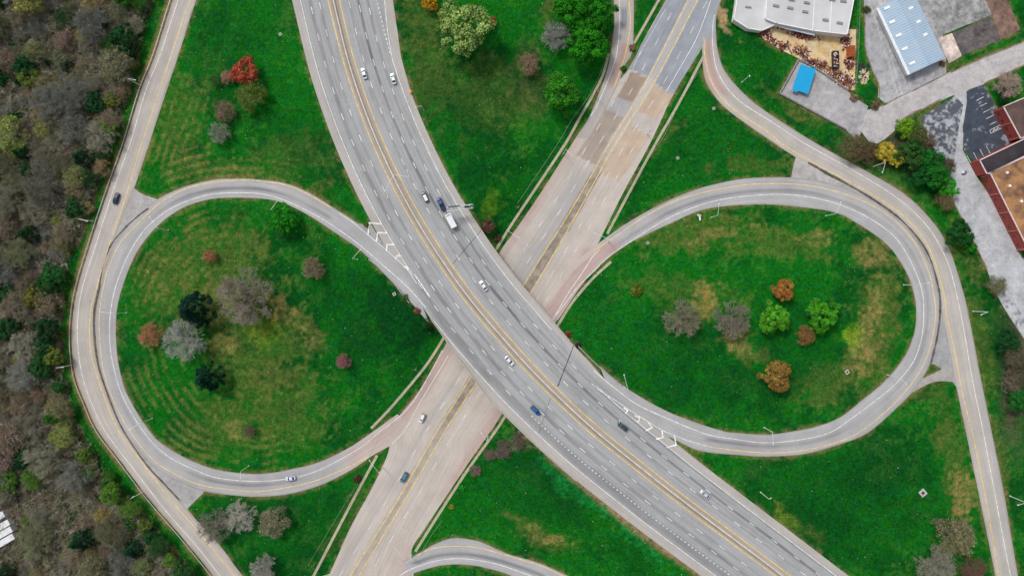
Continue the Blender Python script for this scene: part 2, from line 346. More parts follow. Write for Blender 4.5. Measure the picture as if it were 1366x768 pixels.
def dirt_edge(c, u, amt=.5, w=.05, px=None, py=None):
    e = np.minimum(u, 1-u); n = fbm(px, py, 6, 5)
    return mixc(c, lin(140, 128, 110), np.clip((1-e/w), 0, 1)*amt*n*1.6)
def col_west(px, py, u, s):
    c = np.broadcast_to(lin(182, 175, 168), px.shape+(3,))*(1+.20*(fbm(s/5, u*30, 5, 67)-.5)+.14*(fbm(px, py, 16, 68)-.5))[..., None]
    dy, _ = seg_dist(px, py, spline(W_yel, 6)); dw, _ = seg_dist(px, py, spline(W_white, 6))
    c *= (1-.05*band(dy, 7, 2.5)-.05*band(dw, 4, 1.6))[..., None]
    return dirt_edge(c, u, .6, .12, px, py)
def col_loop(white, yel, dark, out=False):
    ws, ys = spline(white, 5), spline(yel, 5)
    def f(px, py, u, s):
        c = np.broadcast_to(lin(168, 167, 168), px.shape+(3,)).copy()
        dw, _ = seg_dist(px, py, ws); dy, _ = seg_dist(px, py, ys)
        inside = np.clip(1-np.abs(dw-dy)/12, 0, 1)          # between the two lines
        d = band(dw, 5.5, 3)*band(dy, 9, 5)
        k = dark(px, py)*(.75+.5*fbm(px, py, 25, 3))
        c = mixc(c, lin(116, 119, 124), np.clip(d*k*1.5, 0, .9))
        c = mixc(c, lin(190, 180, 168), np.clip(inside*.22*(1-k), 0, 1))
        c = c*(1+.22*(fbm(s/5, u*30, 5, 65)-.5)+.16*(fbm(px, py, 16, 66)-.5))[..., None]
        if out == 'R':
            c = mixc(c, np.broadcast_to(lin(190, 180, 172), c.shape), sstep(830, 790, px)*sstep(300, 330, py)*sstep(500, 470, py))
            c = mixc(c, np.broadcast_to(lin(182, 154, 149), c.shape), .9*sstep(835, 822, px)*sstep(318, 326, py)*sstep(470, 430, py)*sstep(.22, .3, u)*sstep(.98, .9, u)*(.6+.5*fbm(px, py, 12, 3)))
        if out == 'L':
            c = mixc(c, np.broadcast_to(lin(190, 180, 172), c.shape), sstep(440, 500, px)*sstep(520, 560, py))
            c = mixc(c, np.broadcast_to(lin(180, 158, 152), c.shape), .8*sstep(455, 470, px)*sstep(530, 560, py)*band(u, .55, .4)*(.5+.6*fbm(px, py, 12, 3)))
        de = dirt_edge(c, u, .8, .06, px, py)
        off_ = (px < 838) & (py > 300) & (py < 480) if out == 'R' else ((px > 452) & (py > 500) if out == 'L' else np.zeros(px.shape, bool))
        return np.where(off_[..., None], c, de)
    return f
tag(ribbon('ramp_road', W_left, W_right, .02, col_west), kind='structure')
WEST = bpy.data.objects['ramp_road']
LLOOP = tag(ribbon('loop_road', LL_out, LL_in, .035, col_loop(LL_white, LL_yel, lambda x, y: .15+.6*sstep(180, 300, x)*sstep(480, 300, y)+.5*sstep(430, 520, x)*sstep(400, 300, y)+.35*sstep(220, 300, x)*sstep(500, 600, y)*sstep(440, 380, x), 'L')), kind='structure')
def col_east(px, py, u, s):
    c = np.broadcast_to(lin(180, 174, 168), px.shape+(3,))*(1+.20*(fbm(s/5, u*30, 5, 69)-.5)+.14*(fbm(px, py, 16, 70)-.5))[..., None]
    dy, _ = seg_dist(px, py, spline(E_yel, 6)); dw, _ = seg_dist(px, py, spline(E_white, 6))
    c = mixc(c, lin(164, 162, 162), .8*band(u, 1., .22))
    c = mixc(c, lin(178, 140, 134), .7*band(dy, 6, 5)*sstep(135, 120, py)*sstep(40, 60, py))
    c = mixc(c, lin(152, 156, 163), sstep(60, 48, py)*.9)
    c *= (1-.06*band(dy, 7, 2.5))[..., None]
    return dirt_edge(c, u, .6, .06, px, py)
EAST = tag(ribbon('ramp_road', E_left, E_right, .02, col_east), kind='structure')
RLOOP = tag(ribbon('loop_road', F_out, F_in, .035, col_loop(F_white, F_yel, lambda x, y: .3+.35*sstep(900, 780, x)*0+.4*sstep(1100, 900, x)*sstep(500, 560, y)+.25*sstep(1150, 1000, x)*sstep(300, 280, y)*sstep(820, 900, x), 'R')), kind='structure')
def col_top(px, py, u, s):
    c = np.broadcast_to(lin(176, 170, 166), px.shape+(3,)).copy()
    c = mixc(c, lin(172, 140, 134), .75*sstep(56, 60, py)*band(u, .6, .28)*sstep(122, 112, py))
    c = mixc(c, lin(130, 134, 140), .85*sstep(9, 11, py)*sstep(36, 34, py)*(np.abs(u-.52) < .17))
    return dirt_edge(c, u, .6, .1, px, py)
DROAD = tag(ribbon('ramp_road', D_left, D_right, .044, col_top), kind='structure')
GROAD = tag(ribbon('ramp_road', G_top, G_bot, .044, col_loop(G_white, G_yel, lambda x, y: .75+0*x)), kind='structure')

# arterial road below the bridge, with its repaired slabs
ays, ayr = spline(A_yl, 5), spline(A_yr, 5)
PATCH = [  # polygon, colour, strength
    ([(870, -90), (1010, -90), (962, 0), (937, 63), (898.5, 126), (889, 122.5), (864, 103), (844, 94), (836, 92), (859, 52), (889, 0)], (150, 155, 163), 1.),
    ([(842, 95), (864, 105), (847, 136), (823, 131), (836, 104)], (156, 138, 124), .95),
    ([(872, 113), (899, 128), (876, 159), (849, 148)], (186, 165, 146), .95),
    ([(864, 103), (874, 109), (850, 146), (842, 139)], (190, 183, 180), .8),
    ([(821, 130), (848, 136), (835, 160), (809, 148)], (168, 166, 168), .9),
    ([(848, 149), (876, 160), (867, 182), (839, 164)], (188, 180, 174), .8),
    ([(809, 146), (837, 159), (801, 220), (788, 217), (768, 207), (790, 176)], (160, 146, 134), .85),
    ([(840, 166), (866, 181), (827, 242), (799, 230)], (188, 168, 149), .95),
    ([(818, 118), (800, 128), (786, 160), (800, 160), (815, 135)], (176, 170, 170), .6)]
def col_art(px, py, u, s):
    c = np.broadcast_to(lin(188, 179, 171), px.shape+(3,))*(1+.24*(fbm(s/6, u*40, 5, 71)-.5)+.14*(fbm(px, py, 16, 72)-.5))[..., None]
    dl, _ = seg_dist(px, py, ays); dr, _ = seg_dist(px, py, ayr)
    med = (dl+dr) < 13.0
    left = dl < dr
    n = fbm(px, py, 30, 9)
    c = mixc(c, lin(168, 166, 166), np.clip(left*sstep(40, 8, dl)*(.35+.6*n)*sstep(200, 260, py)*sstep(470, 380, py), 0, 1))
    c = mixc(c, lin(160, 160, 160), np.clip(.5*band(dl, 15, 4)*left*n*1.5, 0, 1)*sstep(420, 470, py))
    for poly, rgb, k in PATCH:
        m = inpoly(px, py, poly)
        cc = np.broadcast_to(lin(*rgb), c.shape)*(1+.16*(fbm(px, py, 10, 21)-.5)[..., None]*2)
        c = mixc(c, cc, m*k)
    # wheel tracks
    for o in (4., 8.5, 16.5, 21.):
        c *= (1-.07*band(dl, o, 1.3)*left-.05*band(dr, o, 1.3)*~left)[..., None]
    # red-brown worn shoulders
    c = mixc(c, lin(182, 154, 146), np.clip(.6*band(u, .0, .10)*sstep(150, 210, py)*sstep(370, 330, py)*(.5+n), 0, 1))
    c = mixc(c, lin(176, 150, 143), np.clip(.75*band(u, .045, .085)*sstep(455, 465, py)*sstep(600, 560, py)*(.5+n), 0, 1))
    c = mixc(c, lin(180, 152, 145), np.clip(.65*band(u, .96, .08)*sstep(535, 545, py)*sstep(680, 640, py)*(.5+n), 0, 1))
    c = mixc(c, lin(186, 156, 149), np.clip(.75*band(u, .94, .10)*sstep(325, 338, py)*sstep(440, 420, py)*(.6+n), 0, 1))
    c = mixc(c, lin(180, 156, 148), np.clip(.5*band(u, .95, .16)*sstep(705, 740, py)*(.5+n), 0, 1))
    cm = mixc(np.broadcast_to(lin(164, 152, 140), c.shape), lin(128, 118, 108), np.clip(sstep(.35, .65, fbm(px, py, 5, 8, 5)), 0, 1))
    c = mixc(c, cm, med*np.where(py > 560, .75, .9)*sstep(180, 240, py)*(.5+.5*sstep(620, 540, py)))
    c = mixc(c, lin(186, 180, 176), med*.7*sstep(240, 180, py))
    # grime under and beside the bridge
    return c
ART = tag(ribbon('arterial_road', A_left, A_right, .03, col_art, dv=.42, step=3.), kind='structure')
ART.name = 'road'

# highway deck
KS = np.interp(hws[:, 1], [0, 400, 600, 760], [1., 1., .985, .955])     # slight narrowing of the lanes down the picture
def hw_off(yk): return yk
sx = hws[:, 0]
Lo = np.interp(hws[:, 1], [-80, 0, 330, 352, 400, 440, 480, 900], [54, 54, 54.5, 56, 58, 62, 68, 68])
Ro = np.interp(hws[:, 1], [-80, 0, 60, 96, 150, 470, 535, 570, 600, 625, 900], [82, 78.6, 73, 68.5, 65.8, 65.5, 62, 57, 54, 56, 55])
hl, hr = offset(hws, Lo*KS), offset(hws, -Ro*KS)
# orientation: normal (-Ty,Tx): heading down the picture, +normal points to picture left
def col_hw(px, py, u, s):
    d, i = seg_dist(px, py, hws); N, T = normals2(hws)
    sg = (px-hws[i, 0])*N[i, 0]+(py-hws[i, 1])*N[i, 1]
    o = -np.sign(sg)*d/KS[i]                               # + right in the picture, - left
    c = np.broadcast_to(lin(164, 165, 166), px.shape+(3,)).copy()
    n = fbm(px, py, 40, 4); n2 = fbm(s, o, 14, 6)
    k = 1+0*o
    for oc, a, w in ((31.4, .30, 1.7), (19.2, .12, 1.8), (43.6, .16, 2.0), (-31.4, .18, 2.2), (-19.2, .12, 2.2), (-43.6, .13, 2.), (13.2, .04, 1.4), (25, .05, 1.6), (37, .05, 1.6), (50, .05, 2), (-25, .05, 2), (-13, .04, 1.6), (-37, .04, 1.6)):
        k -= 1.75*a*band(o, oc+1.2*(n2-.5), w)*(.7+.6*n)
    k -= .42*band(o, -28.6, .55)*(.6+.6*n2)
    k -= .25*band(o, 29.2, .5)*(n2)                # dark paving joint
    k += .16*(fbm(s, o, 60, 61)-.5)+.10*(fbm(s/6, o, 4, 62)-.5)
    k -= .12*sstep(.62, .74, fbm(s/2.5, o, 7, 63, 3))
    # darker worn auxiliary lanes
    k -= .30*band(o, -48.5, 5.5)*sstep(385, 430, py)*(.6+.7*n)
    k -= .09*band(o, 60, 6)*sstep(110, 60, py)
    k -= .08*band(o, 50, 5)*sstep(470, 520, py)*sstep(620, 560, py)
    c = c*k[..., None]
    sh = np.where(py > 352, (o < -56.0), (o < -44.0)) | (o > np.where(py < 96, 57+9*sstep(96, -10, py), np.where(py > 560, 45, 57)))
    c = mixc(c, lin(176, 171, 166)*(1+.16*(n-.5))[..., None], sh*.95)
    med = np.abs(o) < 6.8
    c = mixc(c, lin(166, 156, 145), med*.9)
    c = mixc(c, lin(126, 112, 100), np.clip(med*(band(o, -2.2, 1.3)*1.3+.25*band(o, 3, 1.2))*(fbm(s, o, 9, 12)), 0, 1))
    return c
HWO = tag(ribbon('highway', hl, hr, .06, col_hw, fixed=ZH, step=3., dv=.36), kind='structure')

# paved gores and aprons (flat sheets)
SHEETS = []
def sheet(name, poly, rgb, layer=.012, fixed=None, parent=None, var=.08, grid=1.2, fn=None, seed=1):
    if fixed is None: SHEETS.append(poly)
    P = np.array(poly, float)
    x0, y0 = P.min(0); x1, y1 = P.max(0)
    # triangulated polygon cut into a fine grid by rasterising: keep grid cells inside, snap border cells with a fan
    import bmesh
    bm = bmesh.new()
    vs = [bm.verts.new((p[0], p[1], 0)) for p in poly]
    f = bm.faces.new(vs)
    for ax, a, b in ((0, x0, x1), (1, y0, y1)):
        st = 4.5*grid
        for t in np.arange(a+st, b, st):
            co = (t, 0, 0) if ax == 0 else (0, t, 0); no = (1, 0, 0) if ax == 0 else (0, 1, 0)
            bmesh.ops.bisect_plane(bm, geom=bm.verts[:]+bm.edges[:]+bm.faces[:], dist=1e-4, plane_co=co, plane_no=no)
    bmesh.ops.triangulate(bm, faces=bm.faces[:])
    bm.verts.index_update()
    q = np.array([v.co[:2] for v in bm.verts]); F = np.array([[v.index for v in f.verts] for f in bm.faces])
    bm.free()
    x, y, z = drape(q[:, 0], q[:, 1], fixed)
    V = np.stack([x, y, z+layer+(.05 if fixed is None and name != 'paved_verge' else 0)], -1)
    n = np.cross(V[F[:, 1]]-V[F[:, 0]], V[F[:, 2]]-V[F[:, 0]])[:, 2]
    F[n < 0] = F[n < 0][:, ::-1]
    nn = fbm(q[:, 0], q[:, 1], 14, seed)
    nn = .6*nn+.4*fbm(q[:, 0], q[:, 1], 5, seed+9)
    col = np.broadcast_to(lin(*rgb), (len(q), 3))*(1+var*2.6*(nn-.5))[:, None]
    if fn: col = fn(q[:, 0], q[:, 1], col)
    o = mesh_np(name, V, F, LOT, parent, col, np.stack([x*.7+y*.7, y*.7-x*.7], -1))
    if parent is None: tag(o, kind='structure')
    return o
def smooth_poly(pts, step=3.):
    return [tuple(p) for p in spline(pts, step)]
sheet('paved_verge', [(186, 225)]+smooth_poly([(179, 251), (190, 259), (211.5, 266.5)])+[(218, 272), (190, 298), (160, 330), (143, 372), (128, 384), (140, 330), (165, 275)], (172, 169, 168))
sheet('paved_verge', [(150, 545), (166, 570), (200, 600), (230, 625), (272, 646), (272, 656), (250, 678), (262, 700), (230, 672), (190, 622), (160, 580)], (170, 168, 167))
sheet('paved_verge', [(1040, 190), (1063, 206), (1058, 222), (1055, 240), (1100, 250), (1170, 275), (1225, 330), (1215, 290), (1160, 262), (1100, 232)], (176, 172, 170))
sheet('paved_verge', [(1250, 380), (1262, 385), (1270, 440), (1276, 490), (1264, 491), (1256, 492), (1249, 487), (1241, 484), (1244, 470), (1252, 430)], (160, 160, 162))
sheet('paved_verge', [(1216, 524), (1216, 512), (1232, 504), (1245, 498), (1256, 492), (1264, 491), (1276, 489), (1281, 505), (1279, 521)]+smooth_poly([(1271, 509), (1255, 508), (1240, 511), (1224, 519)]), (170, 164, 162))
sheet('paved_verge', [(478, 298), (490, 300), (493, 296), (520, 340), (556, 378), (560, 385), (530, 352)], (160, 159, 158), layer=.07, fixed=ZH-.0)
# small grass island wedge inside the eastern gore is simply left open in the sheet above

# dark seams where each loop and its ramp run side by side
def line_strip(name, pts, wpx, layer, m, parent, fixed=None, dash=None, step=2.5, wob=0., thick=0.):
    Q = spline(pts, step) if not isinstance(pts, np.ndarray) else pts
    N, T = normals2(Q)
    h = wpx/2
    if wob: h = h*(1+wob*(fbm(Q[:, 0], Q[:, 1], 9, 3)-.5)*2)[:, None]
    a, b = Q[:, :2]+N*h, Q[:, :2]-N*h
    xa, ya, za = drape(a[:, 0], a[:, 1], fixed); xb, yb, zb = drape(b[:, 0], b[:, 1], fixed)
    A = np.stack([xa, ya, za+layer], 1); B = np.stack([xb, yb, zb+layer], 1)
    if dash is None:
        n = len(Q); V = np.empty((2*n, 3)); V[0::2] = A; V[1::2] = B
        i = np.arange(n-1)*2; F = np.stack([i, i+2, i+3, i+1], 1)
    else:
        per, on, ph = dash
        d = np.r_[0, np.cumsum(np.hypot(*(np.diff(Q[:, :2], axis=0).T)))]
        V = []; F = []
        t = ph
        while t+on < d[-1]:
            ts = np.array([t, t+on/2, t+on]); b0 = len(V)
            for u in ts:
                V.append([np.interp(u, d, A[:, k]) for k in range(3)]); V.append([np.interp(u, d, B[:, k]) for k in range(3)])
            F += [(b0, b0+2, b0+3, b0+1), (b0+2, b0+4, b0+5, b0+3)]
            t += per
        V = np.array(V); F = np.array(F)
    n = np.cross(V[F[0, 1]]-V[F[0, 0]], V[F[0, 2]]-V[F[0, 0]])[2]
    if n < 0: F = F[:, ::-1]
    return mesh_np(name, V, F, m, parent)
def paint(name, rgb):
    m = mat(name, lin(*rgb), .6, 0, .30, .8); return m
WHT, YEL, YEL2 = paint('white_paint', (226, 226, 225)), paint('yellow_paint', (244, 202, 90)), paint('pale_yellow_paint', (240, 202, 116))
SEAM = mat('dark_debris', lin(92, 84, 80), .95, 0, .5, .8)
M_UP = .055
line_strip('dirt_seam', [(198, 278), (182, 290), (165, 306), (148, 327), (138, 352), (132, 384), (125.5, 416), (126.5, 447), (133, 492), (150, 542), (166, 576), (195, 618.6), (218, 643.6), (240, 667)], 2.1, .045, SEAM, WEST, wob=.7)
line_strip('dirt_seam', [(1078, 217), (1124, 242), (1174, 272), (1209, 300), (1237, 337), (1252, 384), (1254, 416), (1250, 450), (1242, 484)], 2.6, .045, SEAM, EAST, wob=.7)
# ramp lines
LW = .82
for pts, m, par in ((W_white, WHT, WEST), (E_white, WHT, EAST), (D_white, WHT, DROAD), (G_white, WHT, GROAD)):
    line_strip('edge_line', pts, LW, M_UP, m, par)
for pts, m, par in ((W_yel, YEL2, WEST), (LL_yel, YEL2, LLOOP), (E_yel, YEL, EAST), (D_yel, YEL, DROAD), (G_yel, YEL2, GROAD)):
    line_strip('edge_line', pts, LW, M_UP, m, par)
line_strip('edge_line', F_yel[3:], LW, M_UP, YEL2, RLOOP)
line_strip('edge_line', LL_white[1:26], LW, .075, WHT, LLOOP)
line_strip('edge_line', LL_white[24:], LW*.85, M_UP+.015, WHT, LLOOP)
line_strip('edge_line', F_white[:28], LW, .075, WHT, RLOOP)
line_strip('edge_line', F_white[26:], LW, .078, WHT, RLOOP, fixed=ZH)
line_strip('edge_line', [(949, 596), (920, 588), (899, 580), (883, 573), (850, 553), (820, 533), (794, 516.5)], LW, .075, WHT, RLOOP, fixed=ZH+.0)
line_strip('edge_line', [(452, 284), (470, 296), (492, 314), (517, 335), (542, 358), (556, 378)], LW, .075, WHT, LLOOP, fixed=ZH)
line_strip('edge_line', [(735, 430), (760, 388), (778, 362), (790, 343), (800, 333)], LW, M_UP, WHT, ART)
line_strip('edge_line', [(598, 474), (575, 512), (555, 546), (541, 572), (523, 592)], LW*.8, M_UP, WHT, ART)
# arterial lines
YEL3 = paint('worn_yellow_paint', (240, 208, 110))
line_strip('centre_line', A_yl, LW*1.1, M_UP, YEL3, ART); line_strip('centre_line', A_yr, LW*1.1, M_UP, YEL3, ART)
Wt = paint('worn_white_paint', (214, 210, 206))
for base, off, rng_, ph in ((A_yl, 12, (0, 1), 4), (A_yl, 24.5, (.16, .52), 10), (A_yr, -11.5, (0, 1), 12), (A_yr, -23, (.28, .52), 6)):
    Q = offset(spline(base, 3.), off); n = len(Q); Q = Q[int(n*rng_[0]):int(n*rng_[1])]
    line_strip('lane_line', Q, .8, M_UP, Wt, ART, dash=(37.5, 11, ph))
line_strip('edge_line', [(965, -50), (934, 40), (911, 84), (889, 122)], .8, M_UP, WHT, ART)
line_strip('edge_line', [(888, 12), (869, 45), (850, 78), (844, 95)], .6, M_UP, Wt, ART)
# highway lines
fx = ZH
def hline(name, off, y0, y1, m, w=LW, dash=None):
    k = (hws[:, 1] >= y0) & (hws[:, 1] <= y1); Q = offset(hws, -np.asarray(off)*KS)[k]
    return line_strip(name, Q, w, .075, m, HWO, fixed=fx, dash=dash)
yo = np.interp(hws[:, 1], [0, 300, 760], [7.3, 7.0, 6.4])
hline('edge_line', yo, -80, 900, YEL); hline('edge_line', -yo, -80, 900, YEL)
D = lambda ph: (36.9, 9.6, ph)
for i, (off, y0, y1, ph) in enumerate(((19.4, -80, 900, 8), (31.5, -80, 900, 16), (43.7, -80, 575, 22), (-19.2, -80, 900, 3), (-31.2, -80, 900, 7))):
    hline('lane_line', off, y0, y1, WHT, .82, D(ph))
hline('lane_line', -43.6, 350, 520, WHT, .82, D(2)); hline('lane_line', -43.6, 522, 900, WHT, 1.0, (6.0, 3.0, 1))
q = np.interp(hws[:, 1], [-80, 0, 96], [56, 56, 56])
hline('lane_line', q, -80, 92, WHT, 1.0, (6.0, 3.0, 1))
hline('edge_line', np.interp(hws[:, 1], [-80, 0, 50, 98, 500], [71, 68.5, 61, 56.3, 56.1]), -80, 478, WHT)
hline('edge_line', -43.3, -80, 345, WHT)
line_strip('edge_line', [(553, 366), (570, 391), (573, 396)], 1.5, .075, WHT, HWO, fixed=fx)
Q = offset(hws, 55.8*KS); line_strip('edge_line', Q[(hws[:, 1] > 392)], LW, .075, WHT, HWO, fixed=fx)
Q = offset(hws, -np.interp(hws[:, 1], [500, 560, 600, 900], [47.5, 45.5, 45, 44.6])*KS); line_strip('edge_line', Q[(Q[:, 0] > 794) & (hws[:, 1] > 500)], LW, .078, WHT, HWO, fixed=fx)
def t_(x0, y0, L): return [(x0+a/3.994, y0+b/3.994) for a, b in L]
def chevron(L, par, w=1.8): 
    Q = []
    for a, b in zip(L[:-1], L[1:]):
        n = max(2, int(math.hypot(b[0]-a[0], b[1]-a[1])/1.2)); Q += [(a[0]+(b[0]-a[0])*k/n, a[1]+(b[1]-a[1])*k/n) for k in range(n)]
    Q.append(L[-1]); line_strip('chevron', np.array(Q), w, .081, WHT, par, fixed=ZH)
for L in ([(595, 485), (602, 420), (664, 426)], [(640, 520), (646, 472), (697, 475)], [(692, 572), (697, 535), (737, 536)], [(742, 614), (750, 594), (776, 598)], [(788, 660), (796, 652), (812, 668)]):
    chevron(t_(342, 192, L), LLOOP)
for L in ([(590, 636), (613, 652), (600, 668)], [(650, 678), (676, 690), (670, 713), (650, 704)], [(722, 716), (743, 742), (708, 760)]):
    chevron(t_(684, 384, L), RLOOP)
for L in ([(795, -8), (800, 28), (762, 38)], [(860, 14), (870, 68), (820, 82)]):
    chevron(t_(684, 576, L), RLOOP)
JT = mat('joint_tar', lin(70, 70, 74), .9, 0, .4, 2.)
line_strip('expansion_joint', [(765, 461), (757, 482), (744, 515)], 1.3, .072, JT, HWO, fixed=fx, wob=.6)
line_strip('expansion_joint', [(642, 307), (625, 327), (604, 352)], .7, .072, JT, HWO, fixed=fx, wob=.5)
line_strip('expansion_joint', [(734, 531), (727, 552), (719, 578)], .5, .072, JT, HWO, fixed=fx)

# footpaths
PATHC = (176, 166, 144)
def footpath(pts, w=5.6):
    Q = spline(pts, 3.); a, b = offset(Q, w/2), offset(Q, -w/2)
    o = ribbon('footpath', a, b, .06, lambda px, py, u, s: np.broadcast_to(lin(*PATHC), px.shape+(3,))*(1+.25*(fbm(px, py, 6, 33)-.5)[..., None]*2), step=3., dv=.6)
    return tag(o, kind='structure')
FP = [[(905, -45), (879, 0), (862, 30), (846, 58)], [(812, 72), (805, 98), (792, 125), (772, 160), (754, 192), (709, 259.6), (684, 297), (664, 329), (650, 352)],
      [(938, 76), (906, 137), (874.5, 192), (840.5, 254.6), (810, 312)], [(815, 349), (796, 366), (779, 384), (762, 405), (747, 429), (735, 448)],
      [(600, 436), (588, 457), (572, 482), (555, 504), (520, 545), (495, 571)], [(503, 607), (468, 672), (418, 768), (390, 820)],
      [(690, 528), (673, 556), (660, 576), (622.4, 628.6), (580, 693.6), (554, 735)]]
for f in FP: footpath(f, 3.5)

# ------------------------------------------------------------------ industrial yard and car parks
sheet('road', [(1400, 42), (1366, 55), (1309, 78), (1261, 99), (1214, 122.7), (1180, 141), (1160, 146), (1145, 150), (1143, 162), (1149, 176), (1159, 189), (1170, 192), (1180, 186), (1194, 174), (1202, 160), (1232, 144), (1275, 126), (1312, 112.7), (1366, 88), (1400, 74)], (186, 182, 182), .024, seed=4)
def yardfn(px, py, c):
    n = fbm(px, py, 5, 101, 4); c = mixc(c, lin(138, 136, 134), np.clip(sstep(.5, .68, n)*.6, 0, 1))
    for x0, w_ in ((1166, 1.2), (1172, 1.2), (1181, 1.), (1186, 1.)):
        d = (px-x0)-(py-20)*.28-6*(vnoise(py, px*0, 40, 5)-.5); c = mixc(c, lin(196, 194, 192), np.clip(band(d, 0, w_)*.7, 0, 1))
    return c
sheet('yard_pavement', [(1151, -50), (1300, -50), (1240, 0), (1262, 60), (1262, 100), (1214, 124), (1182, 139), (1171, 130), (1172, 113), (1160, 85), (1154, 62)], (170, 170, 174), .012, seed=5, var=.14, grid=.5, fn=yardfn)
def slabfn(px, py, c):
    n = fbm(px, py, 9, 41)*.5+.5*fbm(px, py, 3, 42); return c*(1+1.1*(n-.5)*2)[:, None]
sheet('concrete_slab', [(1229, -2), (1232, -40), (1318, -40), (1314, 0), (1323, 20), (1252, 49)], (150, 150, 150), .03, fn=slabfn, grid=.35)
sheet('dirt_lot', [(1314, 0), (1318, -40), (1350, -40), (1342, 0), (1350, 15), (1361, 40), (1334.5, 54), (1323, 20)], (128, 102, 90), .03, fn=slabfn, grid=.35)
sheet('concrete_slab', [(1270.6, 44), (1322, 22.5), (1334.5, 54), (1283, 74)], (100, 94, 94), .034, fn=slabfn, grid=.35)
sheet('concrete_slab', [(1252, 51), (1270, 44.5), (1283, 75), (1265.6, 85)], (214, 196, 186), .032, fn=slabfn, grid=.35)
def lotfn(px, py, c):
    n = fbm(px, py, 3.5, 51, 4)*.6+.4*fbm(px, py, 9, 52); return mixc(c, lin(176, 180, 184), np.clip(sstep(.44, .60, n), 0, .85))
sheet('car_park', [(1228, 157), (1274, 128), (1285, 140), (1278, 175), (1272, 222), (1262, 228), (1254, 213), (1240, 190)], (84, 90, 100), .03, fn=lotfn, grid=.28)
def darkfn(px, py, c):
    n = fbm(px, py, 4, 61, 4)*.6+.4*fbm(px, py, 10, 62); e = sstep(1300, 1345, px+(py-120)*-.35); return mixc(c, lin(160, 168, 176), np.clip(sstep(.5, .66, n+.18*e-.10), 0, .7))
sheet('car_park', [(1289, 122), (1312, 113), (1330, 145), (1350, 195), (1345, 215), (1306, 228), (1298, 214), (1286, 200), (1284, 170), (1290, 140)], (66, 75, 88), .03, fn=darkfn, grid=.3)
sheet('car_park', [(1272, 122), (1292, 118), (1286, 160), (1284, 200), (1302, 235), (1325, 268), (1345, 310), (1364, 345), (1385, 345), (1385, 480), (1366, 452), (1345, 420), (1324, 384), (1317, 360), (1299, 322), (1283, 290), (1268, 262), (1264, 245), (1270, 225), (1274, 190), (1277, 150)], (182, 184, 188), .024, var=.1)
def gravfn(px, py, c):
    n = fbm(px, py, 4, 71, 5); return mixc(c, lin(120, 122, 128), np.clip(sstep(.5, .66, n), 0, .8))
sheet('gravel_patch', [(1322, 372), (1338, 374), (1352, 400), (1380, 450), (1380, 476), (1366, 452), (1345, 420)], (184, 186, 190), .03, fn=gravfn, grid=.4)
CARP = [o for o in COL.objects if o.name.startswith('car_park')]
for i in range(6):
    bx, by = 1303+i*4.2, 134+i*8.2
    line_strip('bay_line', [(bx, by), (bx+9, by-4.5)], .7, .10, Wt, CARP[1])
for L in ([(1320, 174), (1334, 167)], [(1321.5, 178), (1336, 171)], [(1320, 174), (1321.5, 178)], [(1334, 167), (1336, 171)], [(1324, 177), (1327, 170.5)], [(1328.5, 175), (1331.5, 168)]):
    line_strip('bay_line', L, .7, .10, Wt, CARP[1])
for i in range(4):
    line_strip('bay_line', [(1290+i*8.5, 208-i*4.5), (1295+i*8.5, 218-i*4.5)], .6, .10, Wt, CARP[1])
for i in range(7):
    line_strip('bay_line', [(1297+i*4, 312+i*7.2), (1307+i*4, 308+i*7.2)], .5, .09, Wt, CARP[2])
def dirtfn(px, py, c):
    n = fbm(px, py, 8, 81, 5); return mixc(c, lin(206, 172, 112), np.clip(sstep(.45, .7, n), 0, .8))
VERGE = mat('dirty_verge', lin(128, 112, 92), .95, 0, .5, .6)
RDS = bpy.data.objects['road.001'] if 'road.001' in bpy.data.objects else ART
for L in ([(1262, 99), (1240, 110), (1214, 123), (1196, 131), (1182, 138), (1172, 143)], [(1366, 56), (1309, 79), (1268, 97)], [(1366, 87), (1340, 99), (1312, 112)], [(1256, 132), (1232, 145), (1218, 150), (1204, 160), (1197, 172)], [(1154, 20), (1154, 62), (1162, 90), (1172, 112), (1173, 132)], [(1268, 262), (1283, 291), (1299, 322), (1317, 360)]):
    line_strip('dirt_verge', L, 1.5, .10, VERGE, RDS, wob=.9)
sheet('dirt_yard', [(1012, 38), (1040, 28), (1142, 40), (1140, 120), (1131, 121), (1110, 108), (1088, 90), (1067, 79), (1040, 66), (1018, 52)], (218, 196, 158), .012, fn=dirtfn)
def cslab(px, py, c):
    n = fbm(px, py, 12, 91); return mixc(c, lin(196, 192, 190), np.clip(sstep(.5, .8, n), 0, .8))
sheet('concrete_slab', [(1065, 80), (1040, 125), (1128, 173), (1145, 190), (1152, 160), (1158, 142), (1136, 128), (1131, 121), (1110, 108), (1088, 92)], (168, 166, 168), .03, fn=cslab)

